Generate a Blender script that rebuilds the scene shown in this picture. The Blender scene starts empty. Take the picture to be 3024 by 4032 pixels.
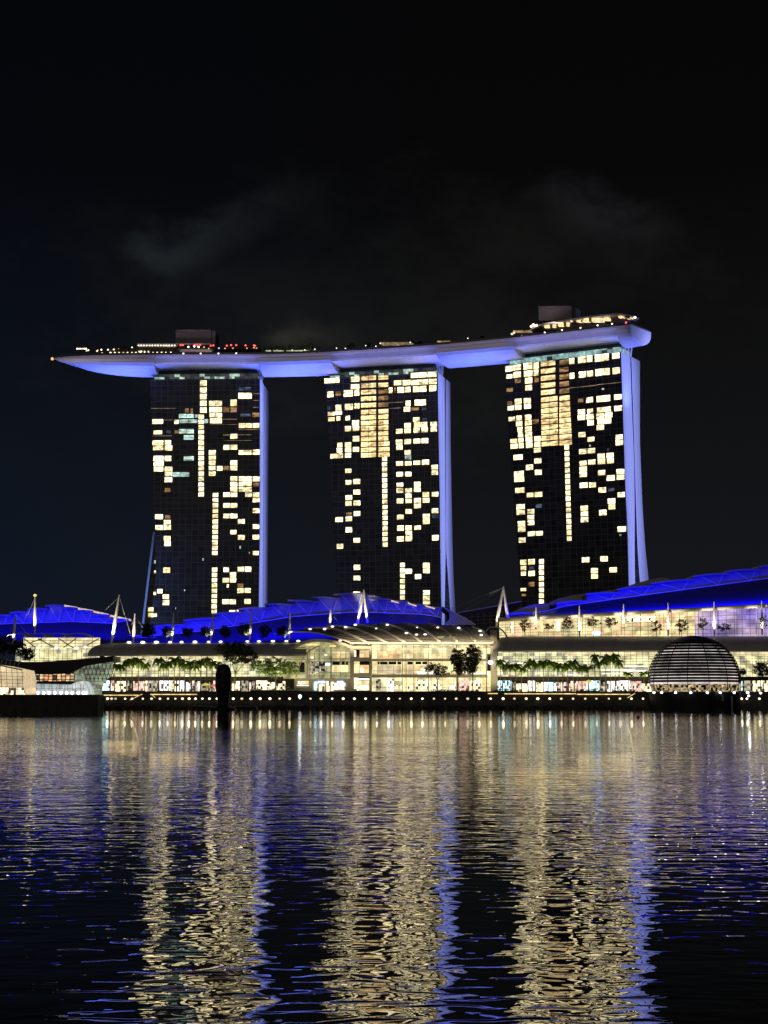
import bpy, math, random
from mathutils import Vector, Matrix, Euler
random.seed(7)
R = math.radians
S = bpy.context.scene
C = S.collection

# ------------------------------------------------------------------ camera
FPX, CX, CY, HOR, CAMZ = 6340.0, 1512.0, 2016.0, 2749.0, 4.0
TILT = math.atan((HOR - CY) / FPX)
cam_d = bpy.data.cameras.new('camera')
cam_d.sensor_fit = 'HORIZONTAL'; cam_d.sensor_width = 36.0
cam_d.lens = 36.0 * FPX / 3024.0
cam_d.clip_start = 0.5; cam_d.clip_end = 20000
cam = bpy.data.objects.new('camera', cam_d); C.objects.link(cam)
cam.location = (0, 0, CAMZ); cam.rotation_euler = (R(90) + TILT, 0, 0)
S.camera = cam
S.view_settings.view_transform = 'Standard'; S.view_settings.look = 'None'
S.view_settings.exposure = 0; S.view_settings.gamma = 1
S.cycles.max_bounces = 5; S.cycles.glossy_bounces = 3; S.cycles.diffuse_bounces = 2
S.cycles.use_denoising = True
S.cycles.sample_clamp_indirect = 6
S.cycles.sample_clamp_direct = 0
S.cycles.use_light_tree = True

# ------------------------------------------------------------------ world: night sky with two faint clouds
W = bpy.data.worlds.new('World'); S.world = W; W.use_nodes = True
def world():
    nt = W.node_tree; nt.nodes.clear(); N = nt.nodes.new; L = nt.links.new
    out = N('ShaderNodeOutputWorld'); bg = N('ShaderNodeBackground'); L(bg.outputs[0], out.inputs[0])
    tc = N('ShaderNodeTexCoord')
    sep = N('ShaderNodeSeparateXYZ'); L(tc.outputs['Generated'], sep.inputs[0])
    ramp = N('ShaderNodeValToRGB'); L(sep.outputs['Z'], ramp.inputs[0])
    e = ramp.color_ramp.elements
    e[0].position = 0.0; e[0].color = (.0075, .0098, .0145, 1)
    e[1].position = .47; e[1].color = (.0012, .0014, .0019, 1)
    m = ramp.color_ramp.elements.new(.20); m.color = (.0042, .0050, .0062, 1)
    m = ramp.color_ramp.elements.new(.32); m.color = (.0019, .0021, .0027, 1)
    # warm city glow over the middle, bluish to the left
    left = N('ShaderNodeMapRange'); L(sep.outputs['X'], left.inputs[0])
    left.inputs[1].default_value = -.28; left.inputs[2].default_value = .05
    left.inputs[3].default_value = 0; left.inputs[4].default_value = 1
    tint = N('ShaderNodeMixRGB'); tint.inputs[1].default_value = (.75, 1.0, 1.45, 1); tint.inputs[2].default_value = (1.15, 1.0, .86, 1)
    L(left.outputs[0], tint.inputs[0])
    mul = N('ShaderNodeMixRGB'); mul.blend_type = 'MULTIPLY'; mul.inputs[0].default_value = 1
    L(ramp.outputs[0], mul.inputs[1]); L(tint.outputs[0], mul.inputs[2])
    cur = mul.outputs[0]
    no = N('ShaderNodeTexNoise'); no.inputs['Scale'].default_value = 13; no.inputs['Detail'].default_value = 5
    no.inputs['Roughness'].default_value = .66
    mp = N('ShaderNodeMapping'); mp.inputs['Scale'].default_value = (1, 1, 1.6); L(tc.outputs['Generated'], mp.inputs[0])
    L(mp.outputs[0], no.inputs['Vector'])
    def blob(px, py, rad, sx, sz, amt, col):
        nonlocal cur
        d = ray(px, py).normalized()
        sub = N('ShaderNodeVectorMath'); sub.operation = 'SUBTRACT'; L(tc.outputs['Generated'], sub.inputs[0]); sub.inputs[1].default_value = d
        sc = N('ShaderNodeVectorMath'); sc.operation = 'MULTIPLY'; L(sub.outputs[0], sc.inputs[0]); sc.inputs[1].default_value = (1 / sx, 1, 1 / sz)
        # noise-warped distance
        w = N('ShaderNodeVectorMath'); w.operation = 'MULTIPLY_ADD'; L(no.outputs['Color'], w.inputs[0]); w.inputs[1].default_value = (rad * 2.4,) * 3; L(sc.outputs[0], w.inputs[2])
        w2 = N('ShaderNodeVectorMath'); w2.operation = 'SUBTRACT'; L(w.outputs[0], w2.inputs[0]); w2.inputs[1].default_value = (rad * 1.2,) * 3
        ln = N('ShaderNodeVectorMath'); ln.operation = 'LENGTH'; L(w2.outputs[0], ln.inputs[0])
        mr = N('ShaderNodeMapRange'); mr.interpolation_type = 'SMOOTHSTEP'; L(ln.outputs['Value'], mr.inputs[0])
        mr.inputs[1].default_value = rad; mr.inputs[2].default_value = 0; mr.inputs[3].default_value = 0; mr.inputs[4].default_value = amt
        add = N('ShaderNodeMixRGB'); add.blend_type = 'ADD'; L(mr.outputs[0], add.inputs[0]); L(cur, add.inputs[1]); add.inputs[2].default_value = col
        cur = add.outputs[0]
    blob(710, 965, .028, 1.2, .8, .8, (.0085, .0105, .0115, 1))
    blob(840, 890, .026, 1.3, .7, .6, (.007, .0085, .0095, 1))
    blob(980, 830, .026, 1.5, .6, .45, (.007, .0085, .0095, 1))
    blob(1130, 770, .024, 1.5, .6, .35, (.006, .0075, .008, 1))
    blob(640, 1020, .03, 1.0, .8, .5, (.006, .0075, .009, 1))
    blob(2280, 830, .036, 1.1, .8, .75, (.008, .008, .0095, 1))
    blob(2430, 900, .03, 1.2, .8, .35, (.007, .007, .0085, 1))
    blob(1500, 1200, .15, 1.6, .7, .7, (.0045, .0045, .0038, 1))
    blob(1160, 1345, .014, 1.8, .8, 1.0, (.016, .015, .010, 1))
    blob(1240, 1330, .02, 1.8, .9, .8, (.009, .009, .007, 1))
    L(cur, bg.inputs[0]); bg.inputs[1].default_value = 1.0

def ray(px, py):
    x = (px - CX) / FPX; z = -(py - CY) / FPX
    c, s = math.cos(TILT), math.sin(TILT)
    return Vector((x, c - s * z, s + c * z))
def P(px, py, Y):
    d = ray(px, py); k = Y / d.y
    return Vector((d.x * k, Y, CAMZ + d.z * k))
def PZ(px, py, Z):
    d = ray(px, py); k = (Z - CAMZ) / d.z
    return Vector((d.x * k, d.y * k, Z))
world()

# faint glow of the city behind the camera (the only sun lamp)
sd = bpy.data.lights.new('city_glow', 'SUN'); sd.energy = .13; sd.angle = R(50); sd.color = (1, .93, .84)
so = bpy.data.objects.new('city_glow', sd); C.objects.link(so)
so.rotation_euler = Vector((-.25, -1, .45)).to_track_quat('Z', 'Y').to_euler()

LS = 1.0
def area(name, loc, direction, sx, sy, power, color, spread=140, up=None):
    d = bpy.data.lights.new(name, 'AREA'); d.shape = 'RECTANGLE'; d.size = sx; d.size_y = sy
    d.energy = power * LS; d.color = color; d.spread = R(spread)
    o = bpy.data.objects.new(name, d); C.objects.link(o)
    z = -Vector(direction).normalized(); x = Vector(up).normalized() if up else Vector((1, 0, 0))
    x = (x - z * x.dot(z)).normalized(); y = z.cross(x)
    m = Matrix((x, y, z)).transposed().to_4x4(); m.translation = Vector(loc)
    o.matrix_world = m
    return o
def spot(name, loc, target, power, color, ang=30, radius=.3):
    d = bpy.data.lights.new(name, 'SPOT'); d.energy = power * LS; d.color = color; d.spot_size = R(ang); d.spot_blend = .6
    d.shadow_soft_size = radius
    o = bpy.data.objects.new(name, d); C.objects.link(o); o.location = loc
    o.rotation_euler = (Vector(loc) - Vector(target)).to_track_quat('Z', 'Y').to_euler()
    return o

# ------------------------------------------------------------------ materials
def newmat(name):
    m = bpy.data.materials.new(name); m.use_nodes = True; m.node_tree.nodes.clear()
    m.cycles.emission_sampling = 'NONE'
    return m, m.node_tree.nodes.new, m.node_tree.links.new
def diff(name, col, rough=.6, metal=0, spec=.3, var=.25, vscale=.4):
    m, N, L = newmat(name)
    o = N('ShaderNodeOutputMaterial'); b = N('ShaderNodeBsdfPrincipled'); L(b.outputs[0], o.inputs[0])
    b.inputs['Roughness'].default_value = rough; b.inputs['Metallic'].default_value = metal
    b.inputs['Specular IOR Level'].default_value = spec
    tc = N('ShaderNodeTexCoord'); n = N('ShaderNodeTexNoise'); n.inputs['Scale'].default_value = vscale; n.inputs['Detail'].default_value = 4
    L(tc.outputs['Object'], n.inputs['Vector'])
    mx = N('ShaderNodeMixRGB'); L(n.outputs['Fac'], mx.inputs[0])
    mx.inputs[1].default_value = tuple(c * (1 - var) for c in col) + (1,)
    mx.inputs[2].default_value = tuple(min(1, c * (1 + var)) for c in col) + (1,)
    L(mx.outputs[0], b.inputs['Base Color'])
    return m
def emis(name, col, st=1.0, var=.3, vscale=.8):
    m, N, L = newmat(name)
    o = N('ShaderNodeOutputMaterial'); e = N('ShaderNodeEmission'); L(e.outputs[0], o.inputs[0])
    g = N('ShaderNodeNewGeometry'); n = N('ShaderNodeTexNoise'); n.inputs['Scale'].default_value = vscale; n.inputs['Detail'].default_value = 2
    L(g.outputs['Position'], n.inputs['Vector'])
    mr = N('ShaderNodeMapRange'); L(n.outputs['Fac'], mr.inputs[0]); mr.inputs[1].default_value = .3; mr.inputs[2].default_value = .7
    mr.inputs[3].default_value = st * (1 - var); mr.inputs[4].default_value = st * (1 + var)
    L(mr.outputs[0], e.inputs[1]); e.inputs[0].default_value = tuple(col) + (1,)
    return m
def litglass(name, c1, c2, st, cw=2.0, ch=1.4, lo=.45, hi=1.2, dark=.0, noise=.5, nscale=.35, c3=None):
    """lit interior seen through a glass wall: random cells, soft blotches; UV in metres"""
    m, N, L = newmat(name)
    o = N('ShaderNodeOutputMaterial'); e = N('ShaderNodeEmission')
    gl = N('ShaderNodeBsdfGlossy'); gl.inputs[0].default_value = (.05, .05, .05, 1); gl.inputs['Roughness'].default_value = .2
    ad = N('ShaderNodeAddShader'); L(e.outputs[0], ad.inputs[0]); L(gl.outputs[0], ad.inputs[1]); L(ad.outputs[0], o.inputs[0])
    uv = N('ShaderNodeUVMap')
    dv = N('ShaderNodeVectorMath'); dv.operation = 'DIVIDE'; L(uv.outputs[0], dv.inputs[0]); dv.inputs[1].default_value = (cw, ch, 1)
    fl = N('ShaderNodeVectorMath'); fl.operation = 'FLOOR'; L(dv.outputs[0], fl.inputs[0])
    wn = N('ShaderNodeTexWhiteNoise'); wn.noise_dimensions = '2D'; L(fl.outputs[0], wn.inputs['Vector'])
    no = N('ShaderNodeTexNoise'); no.inputs['Scale'].default_value = nscale; no.inputs['Detail'].default_value = 3; L(uv.outputs[0], no.inputs['Vector'])
    no2 = N('ShaderNodeTexNoise'); no2.inputs['Scale'].default_value = nscale * .35; no2.inputs['Detail'].default_value = 1; L(uv.outputs[0], no2.inputs['Vector'])
    a = N('ShaderNodeMapRange'); L(wn.outputs['Value'], a.inputs[0]); a.inputs[3].default_value = lo; a.inputs[4].default_value = hi
    b = N('ShaderNodeMapRange'); L(no.outputs['Fac'], b.inputs[0]); b.inputs[1].default_value = .3; b.inputs[2].default_value = .7
    b.inputs[3].default_value = 1 - noise; b.inputs[4].default_value = 1 + noise
    mu = N('ShaderNodeMath'); mu.operation = 'MULTIPLY'; L(a.outputs[0], mu.inputs[0]); L(b.outputs[0], mu.inputs[1])
    gt = N('ShaderNodeMapRange'); L(wn.outputs['Value'], gt.inputs[0]); gt.inputs[1].default_value = dark - .001; gt.inputs[2].default_value = dark
    gt.inputs[3].default_value = .12; gt.inputs[4].default_value = 1
    mu2 = N('ShaderNodeMath'); mu2.operation = 'MULTIPLY'; L(mu.outputs[0], mu2.inputs[0]); L(gt.outputs[0], mu2.inputs[1])
    mu3 = N('ShaderNodeMath'); mu3.operation = 'MULTIPLY'; L(mu2.outputs[0], mu3.inputs[0]); mu3.inputs[1].default_value = st
    L(mu3.outputs[0], e.inputs[1])
    mx = N('ShaderNodeMixRGB'); L(no2.outputs['Fac'], mx.inputs[0]) ; mx.inputs[1].default_value = tuple(c1) + (1,); mx.inputs[2].default_value = tuple(c2) + (1,)
    cr = N('ShaderNodeMapRange'); L(no2.outputs['Fac'], cr.inputs[0]); cr.inputs[1].default_value = .38; cr.inputs[2].default_value = .62; L(cr.outputs[0], mx.inputs[0])
    col = mx.outputs[0]
    if c3:
        m3 = N('ShaderNodeMixRGB'); L(wn.outputs['Color'], m3.inputs[0]) ; m3.inputs[2].default_value = tuple(c3) + (1,); L(col, m3.inputs[1])
        s3 = N('ShaderNodeSeparateColor'); L(wn.outputs['Color'], s3.inputs[0])
        g3 = N('ShaderNodeMath'); g3.operation = 'GREATER_THAN'; L(s3.outputs[0], g3.inputs[0]); g3.inputs[1].default_value = .8
        L(g3.outputs[0], m3.inputs[0]); col = m3.outputs[0]
    L(col, e.inputs[0])
    return m
def winmat(name, ctop, cbot, st):
    """one lit hotel room: brighter ceiling, curtains to the sides; UV 0..1 over the pane"""
    m, N, L = newmat(name)
    o = N('ShaderNodeOutputMaterial'); e = N('ShaderNodeEmission'); L(e.outputs[0], o.inputs[0])
    uv = N('ShaderNodeUVMap'); sp = N('ShaderNodeSeparateXYZ'); L(uv.outputs[0], sp.inputs[0])
    g = N('ShaderNodeNewGeometry')
    sc = N('ShaderNodeVectorMath'); sc.operation = 'MULTIPLY'; L(g.outputs['Position'], sc.inputs[0]); sc.inputs[1].default_value = (.35, .35, .9)
    n = N('ShaderNodeTexNoise'); n.inputs['Scale'].default_value = 1.0; n.inputs['Detail'].default_value = 2.5; L(sc.outputs[0], n.inputs['Vector'])
    sn = N('ShaderNodeVectorMath'); sn.operation = 'SNAP'; L(g.outputs['Position'], sn.inputs[0]); sn.inputs[1].default_value = (7.3, 9, 3.4)
    wn = N('ShaderNodeTexWhiteNoise'); L(sn.outputs[0], wn.inputs['Vector'])
    mx = N('ShaderNodeMixRGB'); L(sp.outputs['Y'], mx.inputs[0]); mx.inputs[1].default_value = tuple(cbot) + (1,); mx.inputs[2].default_value = tuple(ctop) + (1,)
    hs = N('ShaderNodeSeparateColor'); L(wn.outputs['Color'], hs.inputs[0])
    tm = N('ShaderNodeMixRGB'); tm.blend_type = 'MULTIPLY'; L(hs.outputs[1], tm.inputs[0]); L(mx.outputs[0], tm.inputs[1]); tm.inputs[2].default_value = (1, .90, .78, 1)
    L(tm.outputs[0], e.inputs[0])
    a = N('ShaderNodeMapRange'); L(n.outputs['Fac'], a.inputs[0]); a.inputs[1].default_value = .3; a.inputs[2].default_value = .7; a.inputs[3].default_value = .22 * st; a.inputs[4].default_value = 1.55 * st
    b = N('ShaderNodeMapRange'); L(wn.outputs['Value'], b.inputs[0]); b.inputs[3].default_value = .45; b.inputs[4].default_value = 1.25
    mu = N('ShaderNodeMath'); mu.operation = 'MULTIPLY'; L(a.outputs[0], mu.inputs[0]); L(b.outputs[0], mu.inputs[1]); L(mu.outputs[0], e.inputs[1])
    return m
def gridglass(name, base, line, cw, ch, lw=.06, rough=.25):
    m, N, L = newmat(name)
    o = N('ShaderNodeOutputMaterial'); b = N('ShaderNodeBsdfPrincipled'); L(b.outputs[0], o.inputs[0])
    b.inputs['Roughness'].default_value = rough; b.inputs['Specular IOR Level'].default_value = .25
    uv = N('ShaderNodeUVMap'); br = N('ShaderNodeTexBrick'); L(uv.outputs[0], br.inputs['Vector'])
    br.offset = 0; br.inputs['Scale'].default_value = 1; br.inputs['Brick Width'].default_value = cw; br.inputs['Row Height'].default_value = ch
    br.inputs['Mortar Size'].default_value = lw; br.inputs['Mortar Smooth'].default_value = .1
    br.inputs['Color1'].default_value = tuple(base) + (1,); br.inputs['Color2'].default_value = tuple(c * (.45 if base[0] < .2 else .85) for c in base) + (1,)
    br.inputs['Mortar'].default_value = tuple(line) + (1,); br.inputs['Bias'].default_value = .1
    L(br.outputs['Color'], b.inputs['Base Color'])
    return m

M = {}
M['tower_glass'] = gridglass('tower_glass', (.095, .095, .093), (.17, .17, .165), 3.6, 3.09, .16)
M['tower_dark'] = diff('tower_dark', (.05, .05, .052), .5)
M['end_wall'] = gridglass('end_wall_panel', (.52, .52, .52), (.24, .24, .27), 2.3, 400, .14, .6)
M['seam'] = diff('seam', (.02, .02, .03))
M['win'] = winmat('room_light', (1, .90, .58), (1, .83, .44), 2.6)
M['win_dim'] = winmat('room_light_dim', (.9, .55, .28), (.75, .42, .18), .42)
M['win_cool'] = winmat('cool_room_light', (.70, 1, .92), (.6, .9, .85), .95)
M['win_blue'] = winmat('blue_room_light', (.35, .5, .8), (.2, .3, .55), .22)
M['win_grid'] = winmat('corridor_light', (1, .82, .46), (1, .70, .30), 1.7)
M['win_line'] = winmat('slab_light', (1, .75, .5), (1, .7, .4), .42)
M['hull'] = diff('hull_panels', (.55, .53, .58), .5, 0, .3, .12, .25)
M['fascia'] = diff('fascia_panels', (.42, .38, .40), .55, 0, .3, .15, .3)
M['hull_ledge'] = diff('hull_ledge', (.7, .7, .75), .5)
M['deck_dark'] = diff('deck_dark', (.05, .045, .045), .7)
M['plant_box'] = diff('plant_box', (.33, .29, .30), .8, 0, .2, .1)
M['white_roof'] = diff('white_roof', (.30, .30, .36), .45, 0, .3, .1, .2)
M['lower_roof'] = diff('lower_roof', (.05, .05, .07), .5, 0, .3, .2, .15)
M['grey_roof'] = diff('grey_roof', (.48, .45, .42), .55, 0, .3, .15, .3)
M['steel'] = diff('pale_steel', (.72, .68, .60), .5)
M['grey_steel'] = diff('grey_steel', (.35, .34, .32), .5)
M['mast'] = diff('mast_paint', (.82, .78, .70), .5)
M['black'] = diff('black_metal', (.012, .012, .013), .5)
M['stone'] = diff('quay_stone', (.075, .07, .065), .85, 0, .2, .5, .6)
M['wood'] = diff('deck_boards', (.12, .08, .05), .8, 0, .2, .4, .5)
M['concrete'] = diff('pale_concrete', (.52, .48, .38), .8)
M['louvre'] = diff('louvre', (.06, .048, .045), .7)
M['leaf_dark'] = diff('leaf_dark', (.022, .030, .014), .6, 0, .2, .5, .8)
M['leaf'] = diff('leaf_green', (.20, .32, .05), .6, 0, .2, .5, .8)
M['bark'] = diff('bark', (.10, .08, .05), .9)
M['lamp'] = emis('lamp_warm', (1, .84, .55), 4.5, .1)
_nt = M['lamp'].node_tree; _oi = _nt.nodes.new('ShaderNodeObjectInfo'); _mr = _nt.nodes.new('ShaderNodeMapRange'); _em = [q for q in _nt.nodes if q.type == 'EMISSION'][0]
_mr.inputs[3].default_value = .6; _mr.inputs[4].default_value = 4.2; _nt.links.new(_oi.outputs['Random'], _mr.inputs[0]); _nt.links.new(_mr.outputs[0], _em.inputs[1])
M['lamp_white'] = emis('lamp_white', (.95, .97, 1), 5, .1)
M['lamp_cold'] = emis('lamp_cold', (.8, .92, 1), 2.6, .1)
M['lamp_roof'] = emis('lamp_roof', (1, .93, .82), 2.2, .2)
M['lamp_red'] = emis('lamp_red', (1, .10, .08), 2.0, .2)
M['lamp_orange'] = emis('lamp_orange', (1, .5, .22), 1.3, .3)
M['lamp_blue'] = emis('lamp_blue', (.3, .5, 1), 2, .2)
M['pool_light'] = litglass('pool_edge_light', (.8, .8, .5), (.6, .65, .4), .7, 1.5, 9, .2, 1.3, .15, .5, .4)
M['shop_yel'] = emis('glowing_yellow_canvas', (.75, .70, .12), .8, .4)  # parasol canvas glows by itself; the light on it is in its colour
M['red_canopy'] = emis('glowing_red_canvas', (1, .16, .14), .9, .3)  # same for the red canopy: own glow instead of lamplight
M['strip'] = emis('strip_light', (1, .72, .28), 1.15, .35)
M['glass_arc'] = litglass('arcade_glass', (.98, .88, .46), (.80, .79, .44), 1.3, 2.2, 1.5, .6, 1.15, 0, .5, .25, (.35, .33, .25))
M['glass_arc_top'] = litglass('arcade_glass_top', (1, .83, .45), (.9, .8, .45), 1.15, 3.0, 1.2, .7, 1.15, 0, .4, .3)
M['glass_hall'] = litglass('hall_glass', (1, .82, .40), (.95, .80, .42), 1.15, 3.4, 1.6, .6, 1.2, 0, .5, .2, (.9, .52, .3))
M['glass_pav'] = litglass('pavilion_glass', (1, .82, .40), (.94, .80, .44), 1.25, 3.0, 2.2, .55, 1.25, 0, .45, .25)
M['glass_pav_bright'] = litglass('pavilion_bright', (1, .78, .40), (1, .60, .25), 1.2, 2.2, 2, .6, 1.2, 0, .4, .4, (1, .9, .7))
M['glass_vault'] = litglass('vault_glass', (.68, .62, .25), (.76, .72, .38), .62, 2.0, 1.5, .6, 1.2, 0, .5, .3)
M['glass_green'] = litglass('green_glass', (.42, .50, .34), (.35, .40, .30), .6, 2, 1.3, .5, 1.2, 0, .6, .3)
M['glass_white'] = litglass('white_glass', (.62, .72, .74), (.8, .82, .80), .75, 1.6, 2.4, .7, 1.15, 0, .3, .4)
M['glass_orange'] = litglass('orange_glass', (1, .74, .42), (1, .84, .52), .75, 2.1, 1.9, .75, 1.1, 0, .3, .25)
M['glass_rest'] = litglass('restaurant_glass', (1, .45, .2), (1, .7, .4), .9, 1.7, 2.2, .3, 1.4, .25, .7, .5)
M['dome_in'] = litglass('dome_interior', (.80, .74, .72), (1, .86, .80), .75, 500, 1.13, .35, 1.4, 0, .7, .16)
M['dome_low'] = litglass('dome_lower_interior', (1, .74, .36), (.9, .66, .4), .42, .9, 1.0, 0, 1.6, .3, .9, 1.2)
M['shop1'] = litglass('shop_warm', (1, .80, .48), (1, .84, .52), 1.7, .9, 1.1, .3, 1.6, .22, .6, .8)
M['shop2'] = litglass('shop_white', (.95, .95, 1), (1, .88, .70), 1.7, .8, 1.1, .4, 1.5, .15, .5, .8)
M['shop3'] = litglass('shop_dim', (.75, .62, .4), (.6, .55, .42), .5, .8, 1.0, .2, 1.6, .35, .8, .8)
M['shop4'] = litglass('shop_pink', (1, .55, .45), (1, .75, .6), 1.2, .7, 1.0, .3, 1.4, .2, .6, .8)
M['shop5'] = litglass('shop_cool', (.6, .85, .95), (.5, .9, .9), 2.2, .8, 1.0, .4, 1.4, .15, .6, .8)
M['shop_blue'] = emis('blue_sign_light', (.25, .42, 1), 5, .3)
M['edge_pink'] = emis('glowing_roof_edge', (1, .72, .74), .75, .3)  # emission stands in for pinkish lamplight falling on the roof edges
M['screen_purple'] = litglass('purple_glass', (.36, .26, 1), (.9, .68, .66), .75, 4, 1.6, .7, 1.1, 0, .6, .12)
M['crown_glass'] = litglass('crown_glass', (.35, .55, .45), (.55, .75, .62), .75, 2.9, 1.6, 0, 1.3, .72, .9, .35)
M['crown_glass_lit'] = litglass('crown_glass_lit', (.45, .78, .74), (.4, .62, .6), .6, 3.2, 2.4, .5, 1.3, .1, .6, .4)
M['roof_bar'] = litglass('rooftop_bar_glass', (1, .70, .32), (1, .8, .5), 1.1, 1.5, 3, .4, 1.4, .15, .5, .5)

# ------------------------------------------------------------------ mesh builder
class MB:
    def __init__(s): s.v = []; s.f = []; s.uv = []
    def quad(s, a, b, c, d, uv=None):
        i = len(s.v); s.v += [Vector(a), Vector(b), Vector(c), Vector(d)]; s.f.append((i, i + 1, i + 2, i + 3))
        if uv is None:
            w = (Vector(b) - Vector(a)).length; h = (Vector(d) - Vector(a)).length
            uv = [(0, 0), (w, 0), (w, h), (0, h)]
        s.uv.append(uv)
    def poly(s, pts):
        i = len(s.v); s.v += [Vector(p) for p in pts]; s.f.append(tuple(range(i, i + len(pts))))
        s.uv.append([(p[0], p[2]) for p in pts])
    def box(s, x0, x1, y0, y1, z0, z1):
        if x0 > x1: x0, x1 = x1, x0
        if z0 > z1: z0, z1 = z1, z0
        a = [(x0, y0), (x1, y0), (x1, y1), (x0, y1)]
        for k in range(4):
            (p, q), (r_, t) = a[k], a[(k + 1) % 4]
            w = math.hypot(r_ - p, t - q); o = p + q
            s.quad((p, q, z0), (r_, t, z0), (r_, t, z1), (p, q, z1), [(o, z0), (o + w, z0), (o + w, z1), (o, z1)])
        s.quad(*[(x, y, z1) for x, y in a]); s.quad(*[(x, y, z0) for x, y in a[::-1]])
    def pbox(s, px0, px1, py0, py1, Y, dep):
        """axis-aligned box whose front face, at depth Y, spans the given rectangle"""
        a = P(px0, py1, Y); b = P(px1, py0, Y)
        s.box(a.x, b.x, Y, Y + dep, a.z, b.z)
    def prism(s, pts, dv):
        """planar outline swept by the vector dv"""
        dv = Vector(dv); n = len(pts); pts = [Vector(p) for p in pts]
        s.poly(pts); s.poly([p + dv for p in pts[::-1]])
        for k in range(n):
            a, b = pts[k], pts[(k + 1) % n]
            s.quad(a, a + dv, b + dv, b)
    def bar(s, a, b, w, w2=None, n=4, taper=None):
        a, b = Vector(a), Vector(b); d = (b - a)
        if d.length < 1e-6: return
        d.normalize(); u = d.cross(Vector((0, 0, 1)) if abs(d.z) < .9 else Vector((1, 0, 0))).normalized(); v = d.cross(u)
        w2 = w if w2 is None else w2
        ra = [a + (u * math.cos(t) + v * math.sin(t)) * w for t in [2 * math.pi * (k + .5) / n for k in range(n)]]
        rb = [b + (u * math.cos(t) + v * math.sin(t)) * w2 for t in [2 * math.pi * (k + .5) / n for k in range(n)]]
        for k in range(n): s.quad(ra[k], ra[(k + 1) % n], rb[(k + 1) % n], rb[k])
        s.poly(ra[::-1]); s.poly(rb)
    def ball(s, c, r, nu=8, nv=5, sz=1):
        c = Vector(c)
        def p(i, j):
            t = 2 * math.pi * i / nu; f = math.pi * j / nv
            return c + Vector((math.cos(t) * math.sin(f) * r, math.sin(t) * math.sin(f) * r, math.cos(f) * r * sz))
        for i in range(nu):
            for j in range(nv):
                if j == 0: s.poly([p(0, 0), p(i, 1), p(i + 1, 1)])
                elif j == nv - 1: s.poly([p(i, j), p(0, nv), p(i + 1, j)])
                else: s.quad(p(i, j), p(i, j + 1), p(i + 1, j + 1), p(i + 1, j))
    def build(s, name, mat, parent=None, smooth=False):
        off = Vector((0, 0, 0)); q = parent
        while q is not None: off += q.location; q = q.parent
        me = bpy.data.meshes.new(name); me.from_pydata([tuple(v - off) for v in s.v], [], s.f)
        uvl = me.uv_layers.new(name='UVMap'); k = 0
        for uv in s.uv:
            for t in uv: uvl.data[k].uv = (t[0], t[1]); k += 1
        me.materials.append(mat); me.update()
        if smooth: me.polygons.foreach_set('use_smooth', [True] * len(me.polygons))
        o = bpy.data.objects.new(name, me); C.objects.link(o)
        if parent: o.parent = parent
        return o
def thing(name, label, cat, loc=(0, 0, 0), group=None):
    o = bpy.data.objects.new(name, None); C.objects.link(o); o.location = loc; o.empty_display_size = .5
    o['label'] = label; o['category'] = cat
    if group: o['group'] = group
    return o
def tag(o, label, cat, group=None, kind=None):
    if label: o['label'] = label
    if cat: o['category'] = cat
    if group: o['group'] = group
    if kind: o['kind'] = kind
    return o
def struct(name, mb, mat, **k):
    o = mb.build(name, mat, None, **k); o['kind'] = 'structure'; return o
def copy_tree(o, parent=None):
    c = o.copy(); C.objects.link(c)
    if parent: c.parent = parent
    for ch in list(o.children): copy_tree(ch, c)
    return c

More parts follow.
